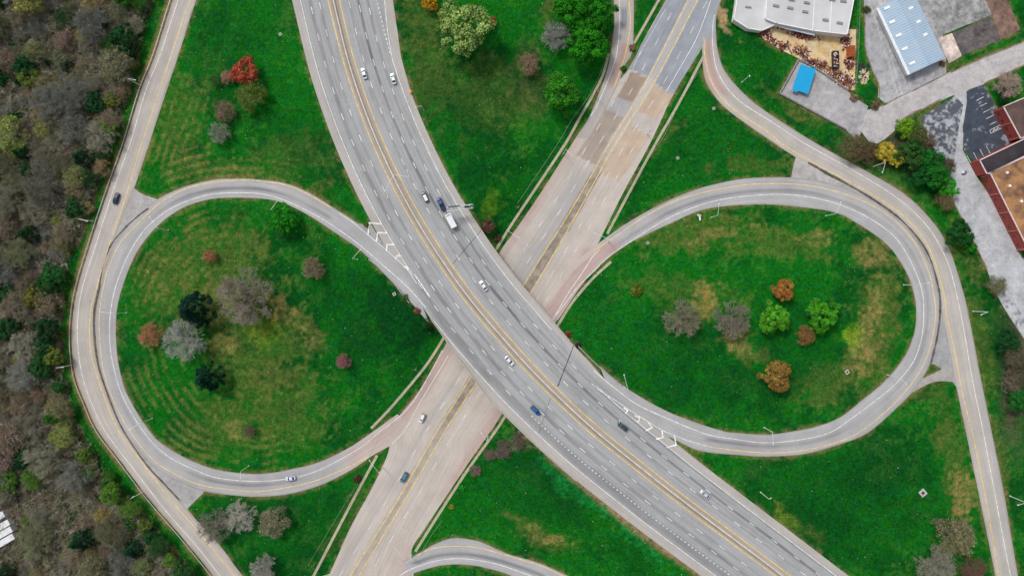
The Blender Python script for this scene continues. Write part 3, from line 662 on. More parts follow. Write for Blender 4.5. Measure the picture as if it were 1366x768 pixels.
# ------------------------------------------------------------------ ground
dx = .6
xs = np.r_[-3000, -1600, -900, -600, -420, -330, np.arange(-258, 258.1, dx), 330, 420, 600, 900, 1600, 3000]
ys = np.r_[-3000, -1600, -900, -600, -400, -260, -200, np.arange(-150, 150.1, dx), 200, 260, 400, 600, 900, 1600, 3000]
X, Y = np.meshgrid(xs, ys); ZZ = Z(X, Y)
k_ = S*(H-ZZ)/H; PX, PY = X/k_+683, 384-Y/k_
paved = np.zeros(X.shape, bool)
for Lp, Rp in ((W_left, W_right), (LL_out, LL_in), (E_left, E_right), (F_out, F_in), (A_left, A_right), (D_left, D_right), (G_top, G_bot)):
    a, b = spline(Lp, 6), spline(Rp, 6); n = max(len(a), len(b)); a, b = resample(a, n), resample(b, n)
    for i in range(n-1):
        q4 = [a[i], a[i+1], b[i+1], b[i]]; xa, ya = np.min(q4, 0); xb, yb = np.max(q4, 0)
        pa, pb = W(xa, yb), W(xb, ya)
        i0, i1 = np.searchsorted(xs, [pa[0]-3, pb[0]+3]); j0, j1 = np.searchsorted(ys, [pa[1]-3, pb[1]+3])
        if i1 > i0 and j1 > j0:
            sl = (slice(j0, j1), slice(i0, i1)); paved[sl] |= inpoly(PX[sl], PY[sl], [tuple(p) for p in q4])
hwm = np.zeros_like(paved); PXh, PYh = X/(S*(H-ZH)/H)+683, 384-Y/(S*(H-ZH)/H)
for i in range(len(hl)-1):
    q4 = [hl[i], hl[i+1], hr[i+1], hr[i]]; xa, ya = np.min(q4, 0); xb, yb = np.max(q4, 0)
    pa, pb = W(xa, yb, ZH), W(xb, ya, ZH)
    i0, i1 = np.searchsorted(xs, [pa[0]-3, pb[0]+3]); j0, j1 = np.searchsorted(ys, [pa[1]-3, pb[1]+3])
    if i1 > i0 and j1 > j0:
        sl = (slice(j0, j1), slice(i0, i1)); hwm[sl] |= inpoly(PXh[sl], PYh[sl], [tuple(p) for p in q4])
for pl in SHEETS:
    P_ = np.array(pl); pa, pb = W(P_[:, 0].min(), P_[:, 1].max()), W(P_[:, 0].max(), P_[:, 1].min())
    i0, i1 = np.searchsorted(xs, [pa[0]-3, pb[0]+3]); j0, j1 = np.searchsorted(ys, [pa[1]-3, pb[1]+3]); sl = (slice(j0, j1), slice(i0, i1))
    if i1 > i0 and j1 > j0: paved[sl] |= inpoly(PX[sl], PY[sl], pl)
allp = paved | hwm
def cheb(mask, n, dd):
    D = np.where(mask, 0., 1e3)
    for _ in range(n):
        A = np.pad(D, 1, mode='edge')
        D = np.minimum(D, np.minimum.reduce([A[:-2, 1:-1], A[2:, 1:-1], A[1:-1, :-2], A[1:-1, 2:]])+dd)
        D = np.minimum(D, np.minimum.reduce([A[:-2, :-2], A[2:, 2:], A[2:, :-2], A[:-2, 2:]])+dd*1.4142)
    return D
DR = cheb(allp, 90, dx)
inner = ~allp
for _ in range(1):
    A = np.pad(allp, 1, mode='edge'); core = A[:-2, 1:-1] & A[2:, 1:-1] & A[1:-1, :-2] & A[1:-1, 2:] & allp
onb = hwm & ~paved & (ZZ < ZH-.6)
# ground colour
n5 = fbm(X, Y, 1.5, 15, 2); n6 = fbm(X, Y, 5.5, 16, 4)
PXw = PX+46*(fbm(X, Y, 22, 31)-.5)+20*(fbm(X, Y, 7, 32)-.5); PYw = PY+46*(fbm(X, Y, 22, 33)-.5)+20*(fbm(X, Y, 7, 34)-.5)
def E(cx, cy, rx, ry, rot=0.):
    c, s = math.cos(R(rot)), math.sin(R(rot)); u = (PXw-cx)*c+(PYw-cy)*s; v = -(PXw-cx)*s+(PYw-cy)*c
    return np.exp(-((u/rx)**2+(v/ry)**2))
n1 = fbm(X, Y, 26, 1); n2 = fbm(X, Y, 9, 2); n3 = fbm(X, Y, 3.2, 3, 3); n4 = fbm(X, Y, 60, 14)
g_dark, g_mid, g_lite = lin(3, 68, 22), lin(13, 95, 23), lin(42, 122, 30)
olive, tan, lime, rust, bgreen = lin(92, 102, 48), lin(154, 132, 82), lin(120, 150, 34), lin(180, 124, 66), lin(20, 116, 36)
C = np.broadcast_to(g_mid, X.shape+(3,)).copy()
C = mixc(C, g_dark, np.clip(sstep(.42, .62, n1*.5+n2*.5)*.8, 0, 1))
C = mixc(C, g_lite, np.clip(sstep(.48, .72, n6*.5+n5*.5)*.4, 0, 1)); C = mixc(C, lin(62, 100, 42), np.clip(sstep(.53, .68, n1*.35+n6*.4+n5*.25)*.32, 0, 1))
def blot(col, fld, k=1.):
    global C
    nn = n6*.5+n5*.3+n3*.2
    t = sstep(.28, .72, fld*1.02+1.5*(nn-.5))*sstep(.03, .3, fld)
    C = mixc(C, col, np.clip(t*k*(.05+1.3*n5)*.68, 0, .8))
# left loop
blot(olive, E(285, 350, 100, 55), .95); blot(olive, E(225, 380, 50, 75), .7); blot(olive, E(350, 460, 75, 85), .85); blot(olive, E(380, 540, 70, 60), .7); blot(olive, E(300, 570, 60, 40), .75)
blot(tan, E(380, 412, 22, 26), .8); blot(lime, E(355, 440, 26, 30), .55); blot(tan, E(300, 455, 22, 14), .6); blot(tan, E(300, 400, 70, 30), .35); blot(tan, E(310, 572, 20, 16), .6); blot(tan, E(420, 440, 40, 20, 60), .45)
blot(g_dark, E(505, 420, 75, 70), 1.2); blot(lin(2, 60, 22), E(535, 430, 45, 60, -20), 1.6); blot(g_dark, E(500, 565, 50, 26, -35), .5)
# upper left island
blot(olive, E(245, 165, 36, 70, 15), .75); blot(olive, E(290, 225, 90, 22), .8); blot(tan, E(325, 218, 45, 8), .45); blot(olive, E(380, 205, 50, 40), .5); blot(g_dark, E(300, 60, 50, 60), .5); blot(g_dark, E(420, 200, 40, 80, -30), .7); blot(olive, E(420, 255, 25, 12), .6)
# upper middle island
blot(olive, E(570, 70, 35, 90, -5), .75); blot(olive, E(650, 130, 60, 60), .5); blot(lin(96, 84, 56), E(705, 110, 30, 60), .55); blot(lin(110, 92, 60), E(725, 12, 16, 18), .7); blot(g_dark, E(600, 160, 40, 80, -25), .7); blot(lime, E(650, 265, 14, 12), .5); blot(g_lite, E(700, 175, 26, 30), .6)
# right loop
blot(olive, E(930, 310, 85, 26, -6), .95); blot(tan, E(960, 312, 50, 9, -8), .5); blot(olive, E(1040, 330, 70, 26), .8); blot(tan, E(1085, 318, 30, 10), .5); blot(olive, E(910, 385, 90, 24, 10), .6)
blot(tan, E(948, 400, 20, 34), .75); blot(rust, E(950, 405, 10, 22), .35); blot(tan, E(985, 448, 26, 22), .8); blot(tan, E(1005, 470, 40, 16, 20), .5)
blot(olive, E(1165, 430, 40, 110, 8), 1.); blot(tan, E(1160, 430, 22, 52), .75); blot(tan, E(1160, 335, 30, 22), .7); blot(lime, E(1135, 433, 20, 22, 30), 1.); blot(olive, E(1110, 500, 60, 26, -15), .8); blot(tan, E(1140, 470, 26, 30), .6)
blot(g_dark, E(860, 480, 90, 70), .9); blot(g_dark, E(800, 410, 40, 50), .6); blot(g_dark, E(960, 520, 90, 40), .8); blot(g_dark, E(1060, 460, 50, 60), .8)
# upper right field, others
blot(g_dark, E(960, 200, 80, 60), .8); blot(olive, E(1010, 225, 60, 14, -5), .6); blot(lin(120, 116, 60), E(880, 190, 10, 40, 30), .4); blot(g_dark, E(1010, 70, 40, 40), .6); blot(olive, E(1050, 140, 45, 10, 28), .9); blot(lin(176, 146, 110), E(967, 18, 9, 34, -14), 1.6)
blot(g_dark, E(1130, 660, 130, 70), 1.); blot(g_dark, E(1080, 720, 80, 60), .7); blot(olive, E(1272, 620, 22, 90, -8), .9); blot(tan, E(1284, 668, 16, 34, -8), .85); blot(olive, E(1060, 700, 40, 10, 38), .5); blot(lime, E(1050, 690, 22, 5, 38), .5); blot(olive, E(1240, 524, 30, 14), .6)
blot(g_dark, E(700, 650, 110, 60), 1.); blot(lin(24, 128, 60), E(760, 650, 90, 10, 38), .75); blot(lin(24, 128, 60), E(850, 715, 70, 9, 36), .7); blot(olive, E(715, 715, 55, 14, 22), .9); blot(tan, E(720, 713, 40, 7, 22), .55); blot(lin(110, 98, 80), E(690, 590, 24, 14, 30), .9)
blot(g_dark, E(400, 700, 80, 60), .7); blot(olive, E(455, 700, 12, 70, 28), .35); blot(tan, E(1150, 610, 8, 6), .0)
blot(olive, E(1285, 330, 16, 60, -25), .9); blot(olive, E(1305, 470, 16, 90, -8), .9); blot(olive, E(1335, 640, 16, 110, -8), .9); blot(olive, E(1180, 232, 60, 14, 32), .7); blot(g_dark, E(1340, 500, 20, 60), .6); blot(bgreen, E(1200, 250, 40, 20, 30), .5)
# mowing stripes that follow the kerbs
st = sstep(.35, .75, .5+.5*np.sin(DR*2*math.pi/3.5+6*(n1-.5)+2.4*(n2-.5)))
mz = np.clip(E(235, 170, 60, 75)+E(300, 225, 120, 28)+E(230, 370, 70, 90)+E(230, 520, 60, 80)+E(310, 600, 90, 30)+.7*E(240, 330, 60, 60), 0, 1)
C = mixc(C, lin(112, 116, 60), np.clip(st*mz*.46*sstep(.44, .60, n2*.4+n6*.3+n5*.3)*1.2, 0, 1)); C = mixc(C, g_mid, np.clip((1-st)*mz*.35*(.4+n6), 0, 1))
# dry fringe beside the pavements
fr = np.clip(1-DR/(1.0+2.2*n2), 0, 1)*sstep(.3, .6, n3)
C = mixc(C, lin(128, 114, 74), fr*.75)
wf = E(180, 100, 1, 1)*0
for pts_, wd, kk in ((W_left, 3.0, .9),):
    d, _ = seg_dist(PX, PY, spline(pts_, 6)); side = d < 10
    C = mixc(C, lin(158, 130, 84), np.clip(1-d/10, 0, 1)*sstep(.2, .55, n2)*kk)
d, _ = seg_dist(PX, PY, spline([(690, 575), (716, 592), (759, 630), (814, 678), (870, 722), (940, 770)], 5)); C = mixc(C, lin(150, 120, 92), np.clip(1-d/8, 0, 1)*sstep(.25, .5, n3)*.85)
# the wood on the left: leaf litter floor
WOODB = [(-2000, -900), (235, -160), (206, 0), (190, 60), (176, 110), (158, 170), (146, 215), (128, 262), (112, 310), (95, 350), (86, 390), (82, 430), (84, 480), (92, 530), (112, 580), (140, 622), (172, 662), (205, 700), (240, 742), (268, 780), (300, 830), (-2000, 2500)]
wd = inpoly(PX+14*(n2-.5), PY+14*(n3-.5), WOODB)
lit = mixc(np.broadcast_to(lin(88, 78, 64), C.shape), lin(46, 66, 40), np.clip(sstep(.4, .6, n2), 0, 1))
C = mixc(C, lit, wd*.95)
for cx, cy, rx, ry, kk in ((1215, 195, 60, 26, 1), (1355, 490, 22, 90, .9), (1345, 600, 20, 60, 0)):
    C = mixc(C, lit*.9, np.clip(E(cx, cy, rx, ry)*1.5, 0, 1)*kk)
far = (np.abs(X) > 262) | (np.abs(Y) > 152)
Zg = ZZ.copy(); Zg[core] -= .12; Zg[onb] -= 0
Zg = Zg+np.where(allp | (PX > 1000), 0, .05*(n3-.5))
C = mixc(C, lin(150, 138, 124), np.clip(onb*1.0, 0, 1)*.9)
nx, ny = len(xs), len(ys); I = np.arange(nx*ny).reshape(ny, nx)
F = np.stack([I[:-1, :-1], I[:-1, 1:], I[1:, 1:], I[1:, :-1]], -1).reshape(-1, 4)
tag(mesh_np('ground', np.stack([X, Y, Zg], -1).reshape(-1, 3), F, GRASS, None, C.reshape(-1, 3)*1.0, smooth=True), kind='structure')

# creek in the wood
WAT = mat('dark_water', lin(34, 38, 44), .25, 0, .3, .2)
o = line_strip('creek', [(40, 560), (50, 600), (62, 640), (88, 668), (100, 690), (90, 712), (76, 735), (66, 768), (60, 800)], 9, .10, WAT, None, wob=.35); tag(o, kind='structure')

# ------------------------------------------------------------------ bridge, barriers, guard rail
CONC = mat('concrete', lin(178, 174, 168), .85, 0, .12, .8, .3)
CONCD = mat('weathered_concrete', lin(140, 132, 122), .9, 0, .2, .5, .3)
STEEL = mat('galvanised_steel', lin(196, 200, 204), .45, .4, .08, 2.)
def wall_along(name, Q, half, h, z0, m, parent=None, prof=None):
    """extruded profile along 2D metre line Q; z0 array/float"""
    N, T = normals2(Q); n = len(Q); z0 = np.broadcast_to(np.asarray(z0, float), (n,))
    prof = prof or [(-half, 0), (-half, h), (half, h), (half, 0)]
    k = len(prof); V = np.zeros((n, k, 3))
    for j, (o_, zz) in enumerate(prof):
        V[:, j, :2] = Q+N*o_; V[:, j, 2] = z0+zz
    V = V.reshape(-1, 3); F = []
    for i in range(n-1):
        for j in range(k-1): F.append((i*k+j, i*k+j+1, (i+1)*k+j+1, (i+1)*k+j))
    return mesh_np(name, V, np.array(F), m, parent)
HM = np.array([W(p[0], p[1], ZH) for p in hws])
jersey = [(-.42, 0), (-.42, .12), (-.26, .4), (-.2, .95), (.2, .95), (.26, .4), (.42, .12), (.42, 0)]
b = empty('median_barrier', (0, 0, 0), 0, 'long concrete barrier running down the middle of the highway between its yellow lines', 'barrier')
wall_along('barrier_wall', HM, 0, 0, ZH+.06, mat('barrier_concrete', lin(214, 206, 194), .85, 0, .15, .5), b, jersey)
s0, s1 = s_a-10, s_b+10
bridge = empty('bridge', (0, 0, 0), 0, 'concrete overpass carrying the highway across the lower road', 'bridge')
Lm = np.array([W(p[0], p[1], ZH) for p in hl]); Rm = np.array([W(p[0], p[1], ZH) for p in hr])
def slab(a, b_, z0, z1):
    V = []; F = []
    n = len(a)
    for i in range(n):
        V += [(*a[i], z1), (*b_[i], z1), (*b_[i], z0), (*a[i], z0)]
    for i in range(n-1):
        for j in range(4): F.append((i*4+j, i*4+(j+1) % 4, (i+1)*4+(j+1) % 4, (i+1)*4+j))
    F += [(3, 2, 1, 0), tuple((n-1)*4+j for j in range(4))]
    return V, F
V, F = slab(Lm[s_a-2:s_b+3], Rm[s_a-2:s_b+3], ZH-1.2, ZH+.02); MB().add(V, F).build('deck', CONCD, bridge)
am_px = [(706, 384)]
for i in (int(s_a*.62+s_b*.38), int(s_a*.38+s_b*.62)):
    for t in (.08, .29, .5, .71, .92):
        p = Lm[i]*(1-t)+Rm[i]*t; MB().tube((*p, -.2), (*p, ZH-1.15), .55, n=12).build('column', CONC, bridge, smooth=False)
    a, c = Lm[i], Rm[i]; q1 = a*.99+c*.01; q2 = a*.01+c*.99; ang = math.atan2(*(q2-q1)[::-1]); mid = (q1+q2)/2
    MB().box((mid[0], mid[1], ZH-1.6), (float(np.hypot(*(q2-q1))), 1.2, .9), ang).build('cap_beam', CONC, bridge)
para = [(-.18, 0), (-.18, .95), (.18, .95), (.18, 0)]
kL = (hws[:, 1] > 390) & (hws[:, 1] < 590); kR = (hws[:, 1] > 300) & (hws[:, 1] < 500)
wall_along('parapet', Lm[kL], 0, 0, ZH+.05, CONC, bridge, [(-.16, -1.0), (-.16, .9), (.2, .9), (.2, 0)])
wall_along('parapet', Rm[kR], 0, 0, ZH+.05, CONC, bridge, [(-.2, 0), (-.2, .9), (.16, .9), (.16, -1.0)])

def guard_rail(pts, label, gap=3.8, fixed=None, group=None):
    Q = spline(pts, 3.); x, y, z = drape(Q[:, 0], Q[:, 1], fixed)
    root = empty('guard_rail', (float(x[0]), float(y[0]), float(z[0])), 0, label, 'guard rail')
    P2 = np.stack([x, y], 1); o = wall_along('rail', P2, 0, 0, z+.45, STEEL, root, [(-.08, 0), (-.16, .08), (-.08, .15), (-.16, .22), (-.08, .31), (.12, .31), (.12, 0), (-.08, 0)])
    o.location = (-x[0], -y[0], -z[0])
    d = np.r_[0, np.cumsum(np.hypot(np.diff(x), np.diff(y)))]; n = min(95, int(d[-1]/gap))
    first = None
    for t in np.linspace(.5, d[-1]-.5, n):
        p = (np.interp(t, d, x)-x[0], np.interp(t, d, y)-y[0], np.interp(t, d, z)-z[0])
        if first is None:
            first = MB().box((0, 0, .35), (.15, .2, .8)).build('post', MATS.get('post_wood') or mat('post_wood', lin(120, 104, 88), .9), root); q = first
        else: q = first.copy(); COL.objects.link(q); q.parent = root
        q.location = p
    return root
guard_rail([(p[0]-1.5, p[1]) for p in W_left[:8]]+[(p[0]-2, p[1]) for p in W_left[8:]], 'long steel guard rail along the edge of the wood beside the western ramp', 4.0)
guard_rail([(492, 346), (508, 358), (522, 373), (536, 391), (546, 404)], 'short guard rail on the verge left of the highway just before the bridge', 4.0)
guard_rail([(771, 461), (796, 486), (829, 514)], 'guard rail behind the right shoulder of the highway just past the bridge', 4.0, fixed=ZH)

# fences / retaining edge along the footpaths
DKS = mat('dark_steel', lin(60, 62, 66), .6, .3)
WIRE = mat('fence_wire', lin(170, 176, 172), .5, .5)
def wire_fence(pts, h, label, gap=4., rail=.035):
    Q = spline(pts, 3.); x, y, z = drape(Q[:, 0], Q[:, 1]); root = empty('fence', (float(x[0]), float(y[0]), float(z[0])), 0, label, 'fence')
    mb = MB()
    for zz in (.3*h, .65*h, h):
        for i in range(len(x)-1): mb.tube((x[i]-x[0], y[i]-y[0], z[i]-z[0]+zz), (x[i+1]-x[0], y[i+1]-y[0], z[i+1]-z[0]+zz), rail if zz == h else .015, n=4)
    mb.build('wire_mesh', WIRE, root)
    d = np.r_[0, np.cumsum(np.hypot(np.diff(x), np.diff(y)))]; first = None
    for t in np.linspace(0, d[-1], min(90, max(2, int(d[-1]/gap)))):
        p = (np.interp(t, d, x)-x[0], np.interp(t, d, y)-y[0], np.interp(t, d, z)-z[0])
        if first is None: first = MB().tube((0, 0, 0), (0, 0, h+.05), .05, n=6).build('post', WIRE, root); q = first
        else: q = first.copy(); COL.objects.link(q); q.parent = root
        q.location = p
wire_fence([(806, 84), (800, 100), (786, 128), (763, 160), (744, 192), (712, 240), (690, 272)], 1.2, 'thin wire fence on the grass left of the upper footpath')
wire_fence([(930, 98), (905, 140), (884, 184), (858, 222), (836, 262)], 1.2, 'thin wire fence on the grass right of the upper footpath')
wire_fence([(1144, -30), (1143, 30), (1141, 80), (1137, 122)], 2.4, 'tall green tinted chain fence between the scrap yard and the grass strip', 3.5, .06)
wire_fence([(478, 645), (460, 672), (436, 712), (412, 752)], 1.1, 'thin wire fence left of the lower left footpath')
wire_fence([(590, 693), (575, 714), (562, 736)], 1.1, 'short wire fence right of the lower footpath by the bottom ramp')

# ------------------------------------------------------------------ street lamps
LAMPM = mat('lamp_steel', lin(214, 218, 218), .5, .0, .05, 2.); LENS = mat('lamp_lens', lin(235, 238, 235), .3)
def lamp(base, head, label, h=9., zbase=None, luml=.8):
    bx, by, bz = (*W(base[0], base[1], zbase), zbase) if zbase is not None else tuple(G3(*base))
    root = empty('street_lamp', (bx, by, bz), 0, label, 'street lamp', 'street lamps along the roads')
    zt = bz+h; hx, hy = W(head[0], head[1], zt+.4); hx -= bx; hy -= by
    MB().tube((0, 0, 0), (0, 0, h), .16, .10, 8).tube((0, 0, 0), (0, 0, .35), .28, .26, 8).build('pole', LAMPM, root)
    L = math.hypot(hx, hy) or 1; ux, uy = hx/L, hy/L
    mb = MB(); pts = [(ux*L*t, uy*L*t, h-.15+.65*math.sin(t*1.5)) for t in (0, .25, .5, .75, 1.)]
    for a, c in zip(pts[:-1], pts[1:]): mb.tube(a, c, .085, .075, 6)
    mb.build('arm', LAMPM, root)
    a = math.atan2(uy, ux)
    lu = MB().box((hx, hy, h+.5), (luml, .36, .16), a, .8).build('luminaire', LAMPM, root, bevel=.03)
    MB().box((hx, hy, h+.40), (luml*.6, .24, .05), a).build('lens', LENS, lu)
for b_, hd, lb in (
    ((187, 114), (180, 107), 'street lamp at the wood edge beside the upper part of the western ramp'),
    ((124, 295), (116, 295), 'street lamp behind the guard rail opposite the dark car on the western ramp'),
    ((225, 307), (200, 289.5), 'street lamp inside the left loop where it meets the western ramp'),
    ((169, 417), (136, 416), 'street lamp on the western inner rim of the left loop'),
    ((94, 487), (84, 489.5), 'street lamp in the wood edge at the widest bend of the western ramp'),
    ((203, 558), (174, 572), 'street lamp on the lower left inner rim of the left loop'),
    ((190, 656), (178, 662), 'street lamp behind the guard rail near the lower left paved gore'),
    ((332, 621), (321, 637), 'street lamp on the bottom inner rim of the left loop'),
    ((371.5, 283), (372.5, 265), 'street lamp standing by the bright green tree at the top of the left loop'),
    ((477, 346), (481, 333), 'street lamp on the grass beside the left loop just before the highway merge'),
    ((752, 205), (763, 207), 'street lamp between the upper left footpath and the lower road'),
    ((676, 309), (692, 317), 'street lamp beside the lower road just above the bridge'),
    ((811, 322), (793, 311), 'street lamp at the grass wedge where the right loop leaves the lower road'),
    ((949, 290), (959, 272), 'street lamp on the upper left inner rim of the right loop beside the arrow sign'),
    ((1101.5, 288), (1121.5, 270), 'street lamp on the upper right inner rim of the right loop'),
    ((1165.5, 222), (1177, 230), 'street lamp on the verge beside the yellow tree'),
    ((1205.5, 380), (1239, 377), 'street lamp on the eastern inner rim of the right loop'),
    ((1298, 415), (1309, 419.5), 'street lamp on the grass right of the eastern ramp below the car park'),
    ((1184, 500), (1209, 512), 'street lamp on the lower right inner rim of the right loop'),
    ((1019.5, 570), (1031.5, 592), 'street lamp at the bottom inner rim of the right loop'),
    ((1347, 661), (1358, 673), 'street lamp at the right picture edge beside the eastern ramp'),
    ((1014.5, 656), (1028, 664), 'street lamp on the grass triangle right of the lower highway'),
    ((989.5, 110), (1000, 101.5), 'street lamp on the grass inside the bend of the upper right ramp'),
    ((511, 623), (493, 614), 'street lamp across the lower left footpath near the loop exit'),
    ((549, 740), (526, 729), 'street lamp where the bottom ramp leaves the lower road'),
    ((424, 759), (438, 766), 'street lamp beside the lower left footpath at the bottom of the picture'),
    ((651, 582), (642, 577), 'street lamp beside the lower road just below the bridge'),
    ((863, 179), (852, 174), 'street lamp right of the tan concrete patches on the lower road')):
    lamp(b_, hd, lb)
lamp((566, 149), (553.5, 143.5), 'street lamp on the grass right of the upper highway', zbase=5.6)
lamp((833, 516), (832.5, 500), 'street lamp behind the guard rail where the right loop leaves the highway', zbase=ZH)
# double lamp on the highway median
bx, by = W(531, 239, ZH); dbl = empty('street_lamp', (bx, by, ZH+.9), 0, 'double armed street lamp on the highway median barrier', 'street lamp', 'street lamps along the roads')
MB().tube((0, 0, 0), (0, 0, 9.6), .16, .11, 8).build('pole', LAMPM, dbl)
for hp, he in (((515, 253), (517, 263)), ((546, 236), (543, 228))):
    x1, y1 = W(*hp, ZH+10.5); x2, y2 = W(*he, ZH+10.5); x1 -= bx; y1 -= by; x2 -= bx; y2 -= by
    MB().tube((0, 0, 9.5), (x1, y1, 9.8), .09, .08, 6).tube((x1, y1, 9.8), (x2, y2, 9.8), .08, .07, 6).build('arm', LAMPM, dbl)
    lu = MB().box((x2, y2, 9.85), (.9, .36, .16), math.atan2(y2-y1, x2-x1), .8).build('luminaire', LAMPM, dbl); MB().box((x2, y2, 9.75), (.5, .24, .04), math.atan2(y2-y1, x2-x1)).build('lens', LENS, lu)

# cantilever sign structure on the right side of the highway
sz = ZH+7.5
bx, by = W(628, 277.5, ZH-.6); rt = empty('overhead_sign', (bx, by, ZH-.6), 0, 'steel cantilever sign frame reaching over the right lanes of the highway beside the white trailer', 'overhead sign')
MB().tube((0, 0, 0), (0, 0, 8.8), .32, .26, 10).tube((0, 0, 0), (0, 0, .5), .7, .6, 10).build('post', STEEL, rt)
A1, A2 = W(631, 275, sz), W(596, 279.5, sz); A1 = np.array(A1)-(bx, by); A2 = np.array(A2)-(bx, by); dv = A2-A1; L = np.hypot(*dv); u = dv/L; nn_ = np.array([-u[1], u[0]])
mb = MB(); o_ = .75
for sg in (-1, 1):
    for zz in (7.3, 8.6):
        a, c = A1+nn_*o_*sg, A2+nn_*o_*sg; mb.tube((*a, zz), (*c, zz), .10, n=6)
k = 9
for i in range(k+1):
    p = A1+dv*i/k
    mb.tube((*(p+nn_*o_), 8.6), (*(p-nn_*o_), 8.6), .05, n=5)
    for sg in (-1, 1):
        mb.tube((*(p+nn_*o_*sg), 7.3), (*(p+nn_*o_*sg), 8.6), .05, n=5)
        if i < k: q = A1+dv*(i+1)/k; mb.tube((*(p+nn_*o_*sg), 7.3), (*(q+nn_*o_*sg), 8.6), .04, n=5)
mb.build('truss', STEEL, rt)
SGN = mat('sign_green', lin(20, 96, 60), .5); GRT = mat('dark_grating', lin(46, 50, 52), .8, 0, .5, 3.)
p = A1+dv*.72; MB().box((p[0]-nn_[0]*.9, p[1]-nn_[1]*.9, 8.), (4.6, .1, 2.6), math.atan2(u[1], u[0])).build('sign_panel', SGN, rt)
p = A1+dv*.2; MB().box((p[0], p[1], 8.67), (2.6, .9, .06), math.atan2(u[1], u[0])).build('walkway_grating', GRT, rt)

# utility poles with cross-arms and wires
WOODP = mat('pole_wood', lin(112, 96, 80), .9, 0, .2, 3., .4)
POLES = [((557, 489), 'wooden utility pole on the grass left of the lower road just below the bridge'), ((473, 651), 'wooden utility pole beside the lower left footpath'), ((690, 279), 'wooden utility pole beside the upper footpath above the bridge'), ((793, 128), 'wooden utility pole beside the upper left footpath near the leafy trees')]
PT = []
for (px, py), lb in POLES:
    p = G3(px, py); rt = empty('utility_pole', p, 0, lb, 'utility pole', 'utility poles along the lower road')
    MB().tube((0, 0, 0), (0, 0, 10.), .18, .12, 8).build('pole', WOODP, rt)
    MB().box((0, 0, 9.4), (2.2, .12, .14), R(30)).build('crossarm', WOODP, rt)
    MB().tube((.35, -.25, 7.6), (.35, -.25, 8.5), .2, n=8).build('transformer', STEEL, rt)
    PT.append(p+Vector((0, 0, 9.5)))
def wire(a, c, name, label):
    for k, off in ((0, -1.),):
        mb = MB()
        pr = None
        for i in range(13):
            t = i/12; q = a.lerp(c, t); q.z -= 1.2*4*t*(1-t)
            if pr is not None: mb.tube(pr, q, .03, n=4)
            pr = q
    o = mb.build(name, DKS); tag(o, label, 'wire')
wire(PT[3], PT[2], 'overhead_wire', 'thin overhead wire strung beside the upper left footpath')
wire(PT[0], PT[1], 'overhead_wire', 'thin overhead wire strung beside the lower left footpath')

# small roadside things
SG = MB(); p = G3(932, 291); rt = empty('arrow_sign', p, R(-20), 'white bent panel sign on the grass just inside the upper left of the right loop', 'sign')
MB().tube((0, 0, 0), (0, 0, 1.6), .06, n=6).build('post', STEEL, rt)
MB().box((0, 0, 1.7), (2.2, .6, .1), R(-60)).box((-.6, .9, 1.7), (1.5, .5, .1), R(10)).build('panel', mat('sign_white', lin(232, 232, 228), .5), rt)
p = G3(547, 124); rt = empty('warning_sign', (*W(547.3, 123, ZH), ZH), R(40), 'small orange sign at the right edge of the upper highway shoulder', 'sign')
MB().tube((0, 0, 0), (0, 0, 1.2), .05, n=6).build('post', STEEL, rt); MB().box((0, 0, 1.3), (1.1, 1.1, .08), R(45)).build('panel', mat('sign_orange', lin(236, 150, 70), .5), rt)
def manhole(px, py, label, s=1.5, rz=.5):
    p = G3(px, py); rt = empty('drain_inlet', p, rz, label, 'drain')
    MB().box((0, 0, .08), (s*1.9, s*1.9, .3)).build('collar', CONC, rt, bevel=.05); MB().box((0, 0, .245), (s*.8, s*.8, .04)).build('grate', DKS, rt)
manhole(1231, 657, 'square pale concrete drain inlet in the big green triangle at lower right', 1.4, .7)
manhole(904, 211, 'small concrete drain inlet on the grass between the lower road and the right loop', .6)
manhole(374, 46, 'small concrete drain inlet on the grass left of the upper highway', .6)
manhole(1130, 496, 'rough pale concrete drain cover in the lower right of the right loop', .9)
manhole(864, 324, 'small pale drain cover at the upper left of the right loop grass', .6)
manhole(952, 145, 'small drain cover on the grass left of the upper right ramp', .6)
manhole(526, 392, 'pale drain cover on the verge where the left loop climbs to the highway', .7)

# ------------------------------------------------------------------ buildings
def poly3(P, z): return [W(p[0], p[1], z) for p in P]
ROOFW = mat('white_roof', lin(196, 196, 198), .7, 0, .12, .12); WALLW = mat('pale_wall', lin(222, 220, 216), .8)
VENT = mat('roof_vent_metal', lin(140, 138, 134), .6); RIM = mat('roof_trim', lin(236, 236, 236), .5)
def building(name, roofpoly, z0, zr, label, wallm, roofm, parapet=.0, trimm=None, over=.0):
    P = poly3(roofpoly, zr); cx = sum(p[0] for p in P)/len(P); cy = sum(p[1] for p in P)/len(P); P = [(p[0]-cx, p[1]-cy) for p in P]
    rt = empty(name, (cx, cy, z0), 0, label, 'building')
    MB().prism(P, -.5, zr-z0).build('wall', wallm, rt)
    Q = [(x*.997, y*.997) for x, y in P]
    rf = MB().prism(Q, zr-z0+.004, zr-z0+.08).build('roof', roofm, rt)
    if parapet:
        mb = MB(); n = len(P)
        for i in range(n):
            a, c = Vector((*P[i], 0)), Vector((*P[(i+1) % n], 0)); d = c-a; m_ = (a+c)/2; mb.box((m_.x, m_.y, zr-z0+parapet/2+.0), (d.length+.3, .35, parapet), math.atan2(d.y, d.x))
        mb.build('parapet', trimm, rt)
    return rt, (cx, cy), rf
zb = 1.0
